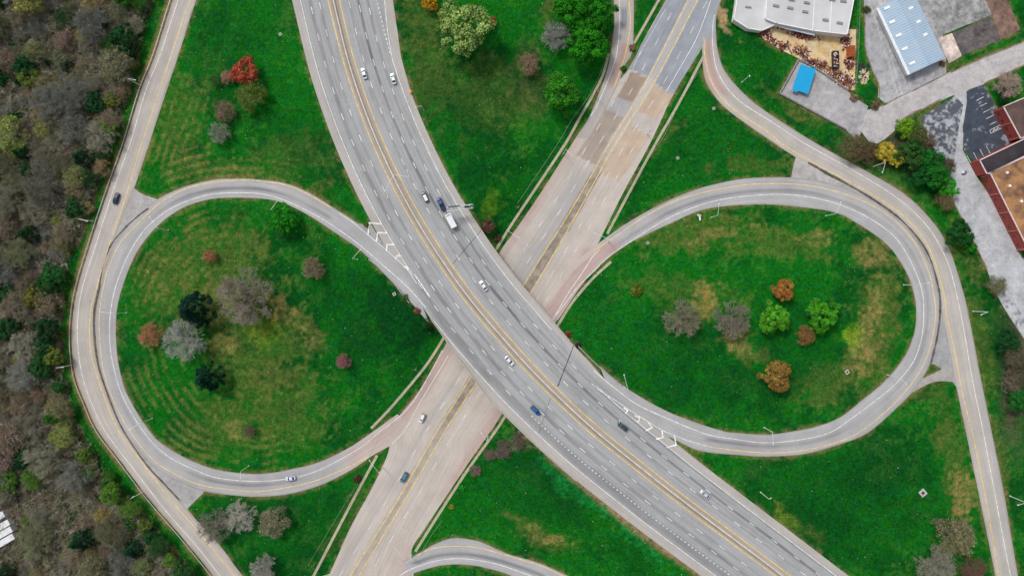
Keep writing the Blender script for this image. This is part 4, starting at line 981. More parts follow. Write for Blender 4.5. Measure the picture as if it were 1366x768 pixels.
rt, (cx, cy), rf = building('warehouse', [(1026, -60), (1021, 25), (1036, 31), (1085, 41), (1130, 46), (1141, -12), (1149, -60)], zb, 5., 'large white roofed warehouse at the top edge beside the scrap yard', WALLW, ROOFW, .18, RIM)
for vx, vy in ((1035, 8), (1054, 11), (1056, 0), (1076, 4), (1074, 16), (1101, 27), (1120, 31), (1125, 2), (1110, 0), (1095, -14), (1060, -14)):
    x, y = W(vx, vy, 5.2); MB().box((x-cx, y-cy, 4.3), (2.4, .9, .5), R(-10)).build('roof_vent', VENT, rt, bevel=.05)
for k_2 in (1089, 1112):
    a, c = W(k_2, -40, 5.1), W(k_2-5, 42, 5.1); mb = MB(); m_ = ((a[0]+c[0])/2-cx, (a[1]+c[1])/2-cy); mb.box((m_[0], m_[1], 4.14), (math.hypot(a[0]-c[0], a[1]-c[1]), .22, .12), math.atan2(c[1]-a[1], c[0]-a[0])); mb.build('roof_seam', RIM, rt)
rt, (cx, cy), rf = building('warehouse', [(988, -60), (983, 0), (979, 26), (998, 38), (1016, 41), (1036, 32), (1021, 25), (1025, -8), (1028, -60)], zb, 3.8, 'lower white roofed wing attached to the left of the large warehouse', WALLW, ROOFW, .15, RIM)
x, y = W(998, 10, 3.9); MB().box((x-cx, y-cy, 3.05), (2.4, .6, .4), R(-8)).build('roof_vent', VENT, rt)
# lean-to roof over scrap
LEAN = mat('lean_to_roof', lin(190, 198, 206), .5); P = poly3([(1037, 32), (1089, 43), (1086, 48), (1040, 37)], 3.6)
rt = empty('canopy_roof', (P[0][0], P[0][1], zb), 0, 'narrow pale grey lean-to canopy along the scrap yard side of the warehouse', 'canopy')
MB().prism([(a-P[0][0], c-P[0][1]) for a, c in P], 2.6, 2.75).build('roof', LEAN, rt)
for a, c in P: MB().tube((a-P[0][0], c-P[0][1], 0), (a-P[0][0], c-P[0][1], 2.6), .08, n=6).build('post', STEEL, rt)

# blue metal roofed hall with a gable
C4 = [(1172, 10), (1214, 99), (1260.6, 77.6), (1217, -13)]
lo, hi = 4.6, 5.8
G = poly3(C4, lo); base_c = (sum(p[0] for p in G)/4, sum(p[1] for p in G)/4); rt = empty('metal_hall', (*base_c, zb), 0, 'blue grey corrugated metal hall with pale skylight strips at upper right', 'building')
Gp = [Vector((p[0]-base_c[0], p[1]-base_c[1], 0)) for p in G]
MB().prism([(p.x*.985, p.y*.985) for p in Gp], -.5, lo-zb-.05).build('wall', mat('hall_wall', lin(214, 216, 218), .7), rt)
m, nt, b2 = nodes('corrugated_blue_roof'); N_, L_ = nt.nodes, nt.links
uvn = N_.new('ShaderNodeTexCoord'); wv = N_.new('ShaderNodeTexWave'); wv.inputs['Scale'].default_value = .30; wv.wave_type = 'BANDS'; wv.bands_direction = 'X'; wv.inputs['Distortion'].default_value = .15
mpn = N_.new('ShaderNodeMapping'); mpn.inputs['Rotation'].default_value = (0, 0, -math.atan2(Gp[1].y-Gp[0].y, Gp[1].x-Gp[0].x))
L_.new(uvn.outputs['Object'], mpn.inputs['Vector']); L_.new(mpn.outputs[0], wv.inputs['Vector'])
cr = N_.new('ShaderNodeValToRGB'); cr.color_ramp.elements[0].color = (*lin(112, 142, 170), 1); cr.color_ramp.elements[1].color = (*lin(168, 192, 212), 1); cr.color_ramp.elements[0].position = .05; cr.color_ramp.elements[1].position = .6
L_.new(wv.outputs['Fac'], cr.inputs[0]); nz_ = N_.new('ShaderNodeTexNoise'); nz_.inputs['Scale'].default_value = .25; L_.new(uvn.outputs['Object'], nz_.inputs['Vector'])
mx_ = N_.new('ShaderNodeMix'); mx_.data_type = 'RGBA'; mx_.inputs['Factor'].default_value = .3; L_.new(nz_.outputs['Fac'], mx_.inputs['Factor']); L_.new(cr.outputs[0], mx_.inputs['A']); mx_.inputs['B'].default_value = (*lin(176, 194, 210), 1)
L_.new(mx_.outputs['Result'], b2.inputs['Base Color']); b2.inputs['Roughness'].default_value = .5; b2.inputs['Metallic'].default_value = .0
BLR = m
r0, r1 = (Gp[0]+Gp[3])/2, (Gp[1]+Gp[2])/2
zl, zh = lo-zb, hi-zb
MB().add([(Gp[0].x, Gp[0].y, zl), (Gp[1].x, Gp[1].y, zl), (r1.x, r1.y, zh), (r0.x, r0.y, zh), (Gp[2].x, Gp[2].y, zl), (Gp[3].x, Gp[3].y, zl)], [(0, 1, 2, 3), (3, 2, 4, 5), (1, 4, 2), (5, 0, 3)]).build('roof', BLR, rt)
e = (Gp[1]-Gp[0]); ang = math.atan2(e.y, e.x); w_ = (Gp[3]-Gp[0])
MB().box(((Gp[0].x+Gp[1].x)/2-.5*w_.normalized().x*1, (Gp[0].y+Gp[1].y)/2-.5*w_.normalized().y, zl-.1), (e.length, 1.1, .3), ang).build('gutter', mat('pale_gutter', lin(226, 230, 232), .5), rt)
MB().tube((r0.x, r0.y, zh+.02), (r1.x, r1.y, zh+.02), .12, n=6).build('ridge_cap', mat('ridge', lin(170, 186, 200), .5), rt)
SKY = mat('skylight_panel', lin(244, 246, 244), .35)
for t, w0 in ((.02, .2), (.22, .17), (.42, .17), (.62, .17), (.84, .18), (.17, .72), (.38, .75), (.58, .77), (.0, .66)):
    if t == .0: continue
    c_ = Gp[0]+e*t+w_*w0; zz = zl+(zh-zl)*(w0/.5 if w0 < .5 else (1-w0)/.5)+.09
    mb = MB().box((c_.x+e.x*.04, c_.y+e.y*.04, zz), (1.0, 3.3 if w0 < .5 else 2.2, .06), ang); mb.build('skylight', SKY, rt)

# brick building with two roof levels at the right edge
BRK, nt, b2 = nodes('red_brick'); N_, L_ = nt.nodes, nt.links
tcn = N_.new('ShaderNodeTexCoord'); bt = N_.new('ShaderNodeTexBrick'); bt.inputs['Scale'].default_value = 3.; bt.inputs['Color1'].default_value = (*lin(164, 62, 50), 1); bt.inputs['Color2'].default_value = (*lin(140, 50, 46), 1); bt.inputs['Mortar'].default_value = (*lin(150, 110, 100), 1); bt.inputs['Mortar Size'].default_value = .012
mpn = N_.new('ShaderNodeMapping'); mpn.inputs['Rotation'].default_value = (R(90), 0, 0); L_.new(tcn.outputs['Object'], mpn.inputs['Vector']); L_.new(mpn.outputs[0], bt.inputs['Vector']); L_.new(bt.outputs['Color'], b2.inputs['Base Color']); b2.inputs['Roughness'].default_value = .85
BRW, nt, b2 = nodes('stained_brown_roof'); N_, L_ = nt.nodes, nt.links
tcn = N_.new('ShaderNodeTexCoord'); nz_ = N_.new('ShaderNodeTexNoise'); nz_.inputs['Scale'].default_value = .16; nz_.inputs['Detail'].default_value = 8; nz_.inputs['Roughness'].default_value = .65; L_.new(tcn.outputs['Object'], nz_.inputs['Vector'])
cr = N_.new('ShaderNodeValToRGB'); cr.color_ramp.elements[0].position = .38; cr.color_ramp.elements[0].color = (*lin(104, 74, 58), 1); cr.color_ramp.elements[1].position = .6; cr.color_ramp.elements[1].color = (*lin(176, 130, 84), 1)
L_.new(nz_.outputs['Fac'], cr.inputs[0]); L_.new(cr.outputs[0], b2.inputs['Base Color']); b2.inputs['Roughness'].default_value = .7
DRF = mat('dark_roof', lin(92, 72, 68), .8, 0, .35, .3)
WRIM = mat('parapet_cap', lin(226, 206, 204), .6)
WIN = mat('window_glass', lin(50, 62, 76), .15)
rt1, c1, rf1 = building('brick_building', [(1338, 142.5), (1361, 185), (1440, 150), (1440, 100)], zb, 7.4, 'red brick building with dark brown roof at the right edge above the car park', BRK, DRF, .35, WRIM)
rt2, c2, rf2 = building('brick_building', [(1306.5, 214), (1316, 232), (1325, 229), (1440, 175), (1440, 150)], zb, 7.4, 'narrow brick wing with near black stained roof below the dark car park', BRK, mat('black_stained_roof', lin(52, 44, 48), .6, 0, .5, .2), .35, WRIM)
rt3, c3, rf3 = building('brick_building', [(1320.5, 231), (1345.4, 281), (1372, 334), (1440, 300), (1440, 172)], zb, 7.4, 'large brick building with rusty brown flat roof at the right edge', BRK, BRW, .35, WRIM)
for vx, vy in ((1343.5, 230.5), (1362.5, 268.5), (1347, 248)):
    x, y = W(vx, vy, 7.8); MB().box((x-c3[0], y-c3[1], 6.8), (.9, .9, .7), R(30)).build('roof_vent', RIM, rt3, bevel=.05)
# windows and piers on the facade facing the road
def facade(rt, c, a, b_, zt, n, nm='window'):
    A = np.array(W(*a, zt))-c; B = np.array(W(*b_, zt))-c; d = B-A; L = np.hypot(*d); u = d/L; nrm = np.array([u[1], -u[0]])
    if nrm[0] > 0: nrm = -nrm
    for i in range(n):
        p = A+d*(i+.5)/n+nrm*.03; f = MB().box((p[0], p[1], 2.4), (1.3, .08, 1.0), math.atan2(u[1], u[0])).build('window', mat('window_frame_brown', lin(96, 50, 46), .6), rt)
        p2 = p+nrm*.05; MB().box((p2[0], p2[1], 2.4), (1.1, .03, .8), math.atan2(u[1], u[0])).build('pane', WIN, f)
    for i in range(n//2+1):
        p = A+d*(i/(n//2))+nrm*.12; MB().box((p[0], p[1], 3.1), (.22, .3, 6.2), math.atan2(u[1], u[0])).build('pier', mat('pier_stone', lin(196, 140, 128), .8), rt)
facade(rt3, c3, (1321.5, 233), (1371, 332), 7.4, 8); facade(rt1, c1, (1339, 144), (1360, 183), 7.4, 4)

# scrap yard: heaps, container, tarp
RUST = [mat('rust_'+n, lin(*c), .8, .2, .3, 1.) for n, c in (('red', (130, 54, 38)), ('orange', (166, 88, 44)), ('dark', (70, 44, 40)), ('white', (226, 222, 214)), ('grey', (120, 116, 114)), ('pink', (186, 120, 104)))]
def heap(px, py, rx, ry, n, label, ang=0.):
    p = G3(px, py, .05); root = empty('scrap_heap', p, 0, label, 'scrap heap', 'heaps of scrap around the yard')
    rx *= 1.12; ry *= .95
    mbs = [MB() for _ in RUST]
    wts = [5, 2, 4, 2.2, 2, 1.2]
    for _ in range(int(n*2.2)):
        a, r = random.uniform(0, 6.28), random.random()**.7*random.choice((1, 1, 1.45)); x, y = rx*S*r*math.cos(a), ry*S*r*math.sin(a)
        x, y = x*math.cos(ang)-y*math.sin(ang), x*math.sin(ang)+y*math.cos(ang)
        z = .15+max(0, 1-r)*1.1*random.random(); k = random.choices(range(6), wts)[0]
        if random.random() < .35:
            d = Vector((random.uniform(-1, 1), random.uniform(-1, 1), random.uniform(-.2, .4))).normalized()*random.uniform(.6, 1.6); mbs[k].tube((x, y, z), (x+d.x, y+d.y, z+abs(d.z)), .09, n=5)
        else: mbs[k].box((x, y, z), (random.uniform(.2, 1.1), random.uniform(.15, .7), random.uniform(.1, .5)), random.uniform(0, 3.1), random.uniform(.6, 1.1))
    names = ['rusty_scrap', 'orange_scrap', 'dark_scrap', 'white_scrap', 'grey_scrap', 'pink_scrap']
    for k, mb in enumerate(mbs):
        if mb.v: mb.build(names[k], RUST[k], root)
for a in ((1021, 46, 7, 5, 40, 'rust coloured scrap heap at the left corner of the yard under the low wing', 0), (1046, 62, 6, 5, 40, 'small red scrap heap in the left middle of the yard edge', 0), (1068, 70, 10, 7, 70, 'red and orange scrap heap above the blue tarp', -.4), (1083, 84, 12, 5, 70, 'scrap heap along the wall right of the blue tarp', -.5), (1096, 87, 7, 5, 40, 'dark scrap heap left of the open container', -.4),
          (1114, 99, 10, 6, 70, 'scrap heap below the open container', -.4), (1128, 108, 10, 9, 90, 'large mixed scrap heap in the lower right corner of the yard', -.5), (1070, 48, 16, 4, 90, 'long rusty scrap heap beneath the lean-to canopy', -.22), (1040, 36, 7, 4, 35, 'orange scrap heap at the upper left of the yard', -.3), (1127, 55, 6, 10, 60, 'scrap heap at the upper right of the yard beside the chain fence', .3), (1133, 84, 5, 10, 60, 'scrap heap in front of the chain fence at mid yard', 0), (1030, 54, 9, 3, 40, 'pale scrap row along the lower left yard edge', -.6)):
    heap(*a)
p = G3(1133, 71, 0); rt = empty('shipping_container', p, R(2), 'rusty orange brown container beside the chain fence of the scrap yard', 'container')
MB().box((0, 0, 1.25), (2.6, 4.6, 2.4)).build('body', RUST[1], rt, bevel=.04)
for i in range(8): MB().box((0, -2.+i*.58, 2.48), (2.5, .12, .05)).build('roof_rib', RUST[0], rt)
p = G3(1113, 81, 0); rt = empty('open_container', p, R(2), 'long black open topped container full of scrap in the middle of the sandy yard', 'container')
BLK = mat('black_steel', lin(48, 44, 46), .7)
mb = MB()
for x in (-1.15, 1.15): mb.box((x, 0, .9), (.12, 6.9, 1.6))
for y in (-3.4, 3.4): mb.box((0, y, .9), (2.2, .12, 1.6))
mb.box((0, 0, .2), (2.2, 6.7, .2)).build('body', BLK, rt)
for k in range(4):
    mb = MB()
    for _ in range(22): mb.box((random.uniform(-.9, .9), random.uniform(-3.1, 3.1), random.uniform(.7, 1.5)), (random.uniform(.2, .7), random.uniform(.2, .6), .3), random.uniform(0, 3))
    mb.build('scrap_load', [RUST[4], RUST[5], RUST[2], RUST[3]][k], rt)
# blue tarp on low frame
Q = poly3([(1068, 86), (1088.5, 92.5), (1078, 126), (1073, 124), (1066, 121.5), (1062, 123), (1056.5, 120)], 3.); P0 = Q[0]
rt = empty('tarp_shelter', (P0[0], P0[1], zb), 0, 'bright blue sheet roof on the grey slab below the scrap yard', 'shelter')
MB().prism([(a-P0[0], c-P0[1]) for a, c in Q], 1.9, 2.0).build('tarp', mat('blue_tarp', lin(6, 158, 214), .45, 0, .06, .6, .3), rt)
for a, c in (Q[0], Q[1], Q[2], Q[6]): MB().tube(((a-P0[0])*.97, (c-P0[1])*.97, 0), ((a-P0[0])*.97, (c-P0[1])*.97, 1.9), .06, n=6).build('post', STEEL, rt)
# low wall round the slab
wl = empty('slab_wall', (0, 0, 0), 0, 'low grey wall round the slab with the blue sheet roof', 'wall')
for L in ([(1065, 80), (1040, 125)], [(1040, 125), (1062, 137), (1128, 173)], [(1065, 80), (1088, 92), (1131, 121)]):
    Qs = spline(L, 3.); x, y, z = drape(Qs[:, 0], Qs[:, 1]); wall_along('wall_run', np.stack([x, y], 1), .3, .7, z, mat('grey_wall', lin(138, 134, 134), .9, 0, .2, .6), wl, [(-.28, 0), (-.28, .7), (.28, .7), (.28, 0)])
# rubble and tyres
p = G3(1152, 97, .05); rt = empty('rubble_pile', p, 0, 'pile of pale rubble and tyres on the grass strip beside the yard fence', 'rubble')
mb = MB(); mb2 = MB()
for _ in range(90):
    a, r = random.uniform(0, 6.28), math.sqrt(random.random()); mb.box((r*2.2*math.cos(a), r*3.4*math.sin(a)-1.5, .3*(1.2-r)), (random.uniform(.2, .8), random.uniform(.2, .7), .4), a)
mb.build('rubble', mat('rubble_stone', lin(206, 182, 160), .9, 0, .3, .7), rt)
for _ in range(26):
    a, r = random.uniform(0, 6.28), math.sqrt(random.random()); x, y = r*2.6*math.cos(a), 2.2+r*1.8*math.sin(a)
    for i in range(10): t, t2 = i*.628, (i+1)*.628; mb2.tube((x+.32*math.cos(t), y+.32*math.sin(t), .3), (x+.32*math.cos(t2), y+.32*math.sin(t2), .3), .13, n=5)
mb2.build('tyres', mat('tyre_rubber', lin(54, 56, 60), .9), rt)
# white trailers at the left edge
TRW = mat('trailer_white', lin(226, 228, 232), .5, 0, .04, .5)
def trailer_box(pc, rz, L, w, h, label):
    x, y = W(pc[0], pc[1], h); z = float(Z(x, y)); rt = empty('parked_trailer', (x, y, z), rz, label, 'trailer', 'white trailers parked at the wood edge')
    MB().box((0, 0, h/2+.5), (L, w, h-1.)).build('body', TRW, rt, bevel=.08)
    for i in range(int(L/1.2)): MB().box((-L/2+.8+i*1.2, 0, h+.02), (.06, w*.96, .03)).build('roof_seam', WALLW, rt)
    for i in (-1, 1):
        for x_ in (-L/2+1.5, -L/2+2.7):
            wq = MB().tube((x_, i*(w/2-.3), .5), (x_, i*(w/2-.02), .5), .5, n=14).build('wheel', mat('tyre_black', lin(30, 30, 32), .9), rt)
for pc, lb in (((-6, 706.5), 'topmost of the three long white trailer roofs at the left picture edge'), ((-2.5, 715.5), 'middle one of the three long white trailer roofs at the left picture edge'), ((.5, 725), 'lowest of the three long white trailer roofs at the left picture edge')):
    trailer_box(pc, R(30), 14.5, 2.5, 3.9, lb)
trailer_box((-13, 695.5), R(30), 14.5, 2.5, 3.9, 'white trailer corner peeping in above the three long trailer roofs')

# ------------------------------------------------------------------ vehicles
def vmat(n, c, r=.3): return mat('car_paint_'+n, lin(*c), r, .1, .02, 1., 0, .6)
GLS = mat('car_glass', lin(28, 50, 56), .08, 0, .02, 1., 0, .8); TYR = mat('tyre_black', lin(30, 30, 32), .9); RMS = mat('wheel_rim', lin(160, 162, 166), .3, .7)
HLT = mat('headlight_glass', lin(232, 236, 238), .1); TLT = mat('taillight_red', lin(170, 20, 18), .2); TRM = mat('black_trim', lin(30, 30, 32), .6)
def vehicle(name, px, py, fixed, heading_px, style, rgb, label, cat, L=4.7, w=1.85, h=1.45, roof_rgb=None):
    if fixed is not None: x, y = W(px, py, fixed+.8); z = fixed+.06
    else:
        p = G3(px, py); x, y = W(px, py, p.z+.8); z = float(Z(x, y))+.04
    hx, hy = heading_px; rz = math.atan2(-hy, hx)-math.pi/2
    rt = empty(name, (x, y, z), rz, label, cat)
    key = '%d_%d_%d' % rgb; PT_ = vmat(key, rgb); RF = vmat('%d_%d_%d' % roof_rgb, roof_rgb) if roof_rgb else PT_
    hood = .78 if style in ('sedan',) else .95; belt = hood+.12
    ys_ = np.linspace(-L/2, L/2, 15); V = []; F = []
    for yv in ys_:
        t = abs(yv)/(L/2); hw = w/2*(1-.22*t**5-.03*t**2); 
        f = (yv/(L/2)+1)/2
        if style == 'sedan': top = np.interp(f, [0, .04, .16, .3, .68, .9, .97, 1], [.62, .86, .93, .92, .90, .78, .7, .52])
        elif style == 'pickup': top = np.interp(f, [0, .02, .4, .72, .93, .98, 1], [.8, 1.05, 1.05, 1.05, .98, .9, .62])
        else: top = np.interp(f, [0, .03, .2, .74, .92, .97, 1], [.7, 1.0, 1.02, 1.0, .9, .82, .6])
        bot = .24+.1*t**6
        ring = [(-hw*.93, bot), (-hw, bot+.18), (-hw, top-.2), (-hw*.93, top-.05), (-hw*.72, top), (0, top+.025), (hw*.72, top), (hw*.93, top-.05), (hw, top-.2), (hw, bot+.18), (hw*.93, bot)]
        V += [(a, yv, b) for a, b in ring]
    k = 11
    for i in range(14):
        for j in range(k): F.append((i*k+j, i*k+(j+1) % k, (i+1)*k+(j+1) % k, (i+1)*k+j))
    F += [tuple(range(k-1, -1, -1)), tuple(14*k+j for j in range(k))]
    F = [f[::-1] for f in F]
    MB().add(V, F).build('body', PT_, rt, smooth=True)
    # cabin
    if style == 'sedan': y0, y1, y2, y3 = -.36, -.20, .08, .25
    elif style == 'suv': y0, y1, y2, y3 = -.47, -.40, .12, .27
    elif style == 'van': y0, y1, y2, y3 = -.485, -.45, .2, .36
    else: y0, y1, y2, y3 = -.1, -.04, .16, .28
    zb_ = (.90 if style == 'sedan' else 1.02)
    y0, y1, y2, y3 = [q*L for q in (y0, y1, y2, y3)]; wb, wt = w/2*.86, w/2*.66; hm = h-.04
    B = [(-wb, y0, zb_), (wb, y0, zb_), (wb, y3, zb_), (-wb, y3, zb_)]; T = [(-wt, y1, hm), (wt, y1, hm), (wt, y2, hm), (-wt, y2, hm)]
    MB().add(B+T, [(0, 1, 5, 4), (1, 2, 6, 5), (2, 3, 7, 6), (3, 0, 4, 7), (4, 5, 6, 7)]).build('cabin', TRM, rt)
    MB().add([(-wt-.01, y1-.05, hm+.004), (wt+.01, y1-.05, hm+.004), (wt+.01, y2+.05, hm+.004), (-wt-.01, y2+.05, hm+.004), (-wt*.85, y1+.1, h), (wt*.85, y1+.1, h), (wt*.85, y2-.1, h), (-wt*.85, y2-.1, h)],
             [(3, 2, 1, 0), (4, 5, 6, 7), (0, 1, 5, 4), (1, 2, 6, 5), (2, 3, 7, 6), (3, 0, 4, 7)]).build('roof', RF, rt)
    def pane(n_, q, off):
        q = [Vector(a) for a in q]; c = sum(q, Vector())/4; nrm = (q[1]-q[0]).cross(q[3]-q[0]).normalized()
        if nrm.dot(c-Vector((0, 0, .6))) < 0: nrm = -nrm
        q2 = [c+(a-c)*.9+nrm*off for a in q]; q3 = [a-nrm*(off*.8) for a in q2]
        MB().add(q2+q3, [(0, 1, 2, 3), (0, 4, 5, 1), (1, 5, 6, 2), (2, 6, 7, 3), (3, 7, 4, 0)]).build(n_, GLS, rt)
    pane('windshield', [B[2], B[3], T[3], T[2]], .02); pane('rear_window', [B[0], B[1], T[1], T[0]], .02)
    pane('side_window', [B[1], B[2], T[2], T[1]], .02); pane('side_window', [B[3], B[0], T[0], T[3]], .02)
    mb = MB()                                      # pillars in body colour
    for a, c in ((B[0], T[0]), (B[1], T[1]), (B[2], T[2]), (B[3], T[3])): mb.tube(a, c, .045, n=5)
    mb.build('pillar', PT_, rt)
    for sx in (-1, 1):
        for yy in (-.31*L, .31*L):
            wh = MB().tube((sx*(w/2-.22), yy, .33), (sx*(w/2+.005), yy, .33), .33, n=16).build('wheel', TYR, rt)
            MB().tube((sx*(w/2-.05), yy, .33), (sx*(w/2+.02), yy, .33), .2, n=12).build('rim', RMS, wh)
        MB().box((sx*w*.34, L/2-.13, .64), (.36, .16, .14), sx*-.25).build('headlight', HLT, rt, bevel=.03)
        MB().box((sx*w*.35, -L/2+.06, .76), (.34, .1, .16)).build('taillight', TLT, rt)
        MB().box((sx*(w/2+.06), y3-.35, zb_+.05), (.2, .13, .13)).build('mirror', PT_, rt, bevel=.03)
    MB().box((0, L/2-.02, .5), (w*.45, .06, .16)).build('grille', TRM, rt)
    MB().box((0, -L/2+.0, .42), (w*.8, .06, .14)).build('bumper', TRM, rt)
    if style == 'pickup':
        MB().box((0, -.30*L, 1.075), (w*.74, .33*L, .02)).build('truck_bed', mat('bed_liner', lin(34, 52, 74), .9), rt)
    if style in ('suv',) and roof_rgb is None:
        MB().box((-w*.27, -.13*L, h+.02), (.05, L*.36, .05)).box((w*.27, -.13*L, h+.02), (.05, L*.36, .05)).build('roof_rail', RMS, rt)
    return rt
vehicle('car', 485.5, 98, ZH, (-.28, -.96), 'sedan', (228, 236, 240), 'white sedan on the upper highway just right of the median', 'car')
vehicle('car', 524.5, 105, ZH, (-.26, -.965), 'sedan', (230, 240, 240), 'white sedan on the outermost right lane of the upper highway', 'car')
vehicle('car', 567, 262.5, ZH, (-.42, -.9), 'suv', (92, 108, 118), 'grey hatchback with a white roof panel left of the blue pickup', 'car', 4.5, 1.85, 1.6, (226, 232, 236))
vehicle('pickup_truck', 588.5, 272.5, ZH, (-.43, -.9), 'pickup', (22, 66, 120), 'dark blue pickup truck towing a white box trailer', 'pickup truck', 5.8, 2.05, 1.85)
x, y = W(601.5, 294.5, ZH+2.4); rz = math.atan2(.885, -.465)-math.pi/2
rt = empty('box_trailer', (x, y, ZH+.06), rz, 'white box trailer hitched behind the blue pickup truck', 'trailer')
MB().box((0, 0, 1.55), (2.45, 6.0, 2.1)).build('body', TRW, rt, bevel=.1)
MB().box((0, 2.35, 2.63), (2.0, .32, .06)).build('roof_hatch', mat('hatch_grey', lin(120, 116, 110), .6), rt)
MB().box((0, -3.02, 1.5), (2.1, .05, 1.8)).build('rear_door', WALLW, rt)
MB().tube((-.7, 3.0, .55), (0, 4.1, .55), .06, n=6).tube((.7, 3.0, .55), (0, 4.1, .55), .06, n=6).tube((0, 4.1, .55), (0, 4.5, .55), .07, n=6).build('tow_bar', BLK, rt)
for sx in (-1, 1):
    for yy in (-.5, -1.5):
        wh = MB().tube((sx*.98, yy, .36), (sx*1.26, yy, .36), .36, n=14).build('wheel', TYR, rt); MB().tube((sx*1.2, yy, .36), (sx*1.275, yy, .36), .2, n=10).build('rim', RMS, wh)
    MB().box((sx*.9, -3.04, .75), (.3, .05, .14)).build('taillight', TLT, rt)
vehicle('car', 645, 381, ZH, (-.56, -.83), 'sedan', (232, 234, 244), 'white sedan in the middle lanes of the right carriageway on the bridge', 'car')
vehicle('car', 679.5, 481, ZH, (.68, .73), 'sedan', (232, 230, 240), 'white sedan left of the median on the bridge heading down the picture', 'car')
vehicle('car', 714.5, 547.5, ZH, (.72, .69), 'suv', (24, 98, 150), 'bright blue estate car with roof rails on the left carriageway below the bridge', 'car', 4.8, 1.9, 1.65)
vehicle('car', 830.5, 568.5, ZH, (-.75, -.66), 'suv', (38, 66, 76), 'dark teal estate car on the right carriageway beside the striped gore', 'car', 4.7, 1.9, 1.65)
vehicle('car', 940.5, 659, ZH, (-.79, -.61), 'sedan', (196, 208, 220), 'pale silver sedan on the lower right carriageway', 'car')
vehicle('car', 154.5, 265, None, (-.3, .95), 'sedan', (24, 48, 76), 'dark navy sedan on the western ramp beside the left loop', 'car', 4.8, 1.9, 1.45)
vehicle('car', 563, 557.5, None, (-.42, .9), 'suv', (234, 234, 242), 'white hatchback on the lower road just below the bridge', 'car', 4.0, 1.75, 1.55, (236, 236, 242))
vehicle('car', 539, 636.5, None, (-.5, .87), 'suv', (84, 128, 146), 'grey blue estate car on the lower road near the bottom', 'car', 4.7, 1.9, 1.65)
vehicle('car', 387.5, 638, None, (-.98, .12), 'sedan', (214, 218, 240), 'small white sedan on the bottom of the left loop', 'car', 4.2, 1.75, 1.45)
# pallet of white and blue goods in the lot
p = G3(1284.5, 230); rt = empty('pallet_stack', p, .1, 'small stack of white and blue crates in the narrow driveway of the car park', 'crates')
MB().box((-.4, 0, .4), (1.1, .9, .8)).build('white_crate', TRW, rt, bevel=.03); MB().box((.8, .1, .35), (.9, .8, .7)).build('blue_crate', mat('crate_blue', lin(60, 130, 170), .5), rt, bevel=.03); MB().box((.1, -.8, .2), (1.4, .5, .4)).build('pallet', WOODP, rt)

# ------------------------------------------------------------------ trees
BARK = mat('bark', None, .9, 0, .15, 1.5, objcol=True); TWIG = mat('twigs', None, .9, 0, .2, .6, objcol=True); LEAF = leaf_mat('leaves')
def prisms(segs):
    """segs: list of (a, b, ra, rb) -> 3-sided tubes"""
    A = np.array([s[0] for s in segs]); B = np.array([s[1] for s in segs]); ra = np.array([s[2] for s in segs]); rb = np.array([s[3] for s in segs])
    d = B-A; d /= np.linalg.norm(d, axis=1)[:, None]+1e-9
    ref = np.where(np.abs(d[:, 2:3]) < .9, np.array([[0, 0, 1.]]), np.array([[1., 0, 0]])); u = np.cross(d, ref); u /= np.linalg.norm(u, axis=1)[:, None]; w = np.cross(d, u)
    n = len(segs); V = np.zeros((n, 6, 3))
    for i in range(3):
        t = 2*math.pi*i/3; o = u*math.cos(t)+w*math.sin(t)
        V[:, i] = A+o*ra[:, None]; V[:, 3+i] = B+o*rb[:, None]
    b = np.arange(n)[:, None]*6
    F = np.concatenate([b+np.array([[i, (i+1) % 3, 3+(i+1) % 3, 3+i]]) for i in range(3)])
    return V.reshape(-1, 3), F
def skeleton(rd, h, rad, kids=(8, 4, 4, 4, 4), twig=.028, up=.5):
    """bare tree: big limbs and twig segments"""
    big, small, tips = [], [], []
    th = h*.28
    big.append((np.array([0, 0, -.3]), np.array([0, 0, th]), rad*.055, rad*.045))
    def grow(p, d, L, r, lv):
        nseg = 3 if lv < 3 else 2
        pts = [p]; dd = d.copy()
        for i in range(nseg):
            dd = dd+np.array([rd.gauss(0, .13), rd.gauss(0, .13), rd.gauss(0, .08)+(.05 if lv < 3 else .02)]); dd /= np.linalg.norm(dd); pts.append(pts[-1]+dd*L/nseg)
        for i in range(nseg):
            ra, rb = r*(1-.35*i/nseg), r*(1-.35*(i+1)/nseg)
            (big if lv < 2 else small).append((pts[i], pts[i+1], ra, rb))
        if lv >= len(kids)-1: tips.append(pts[-1]); return
        n = kids[lv+1]
        for k in range(n):
            t = (.35+.65*(k+1)/n); q = pts[0]+(pts[-1]-pts[0])*t if k < n-1 else pts[-1]
            idx = min(nseg-1, int(t*nseg-.001)); q = pts[idx]+(pts[idx+1]-pts[idx])*(t*nseg-idx)
            a = rd.uniform(0, 6.283); side = np.cross(dd, [math.cos(a), math.sin(a), .3]); side /= np.linalg.norm(side)
            nd = dd*.80+side*rd.uniform(.35, .75)+np.array([0, 0, .06]); nd /= np.linalg.norm(nd)
            grow(q, nd, L*rd.uniform(.5, .68), max(r*.42, twig), lv+1)
    for k in range(kids[0]):
        a = 2*math.pi*k/kids[0]+rd.uniform(-.25, .25); el = (.2, .6, 1.0, .4, .8, 1.25)[k % 6]+rd.uniform(-.1, .1)
        d = np.array([math.cos(a)*math.cos(el), math.sin(a)*math.cos(el), math.sin(el)])
        grow(np.array([0, 0, th*rd.uniform(.8, 1.)]), d, rad*.52*rd.uniform(.9, 1.05), rad*.019, 0)
    return big, small, tips
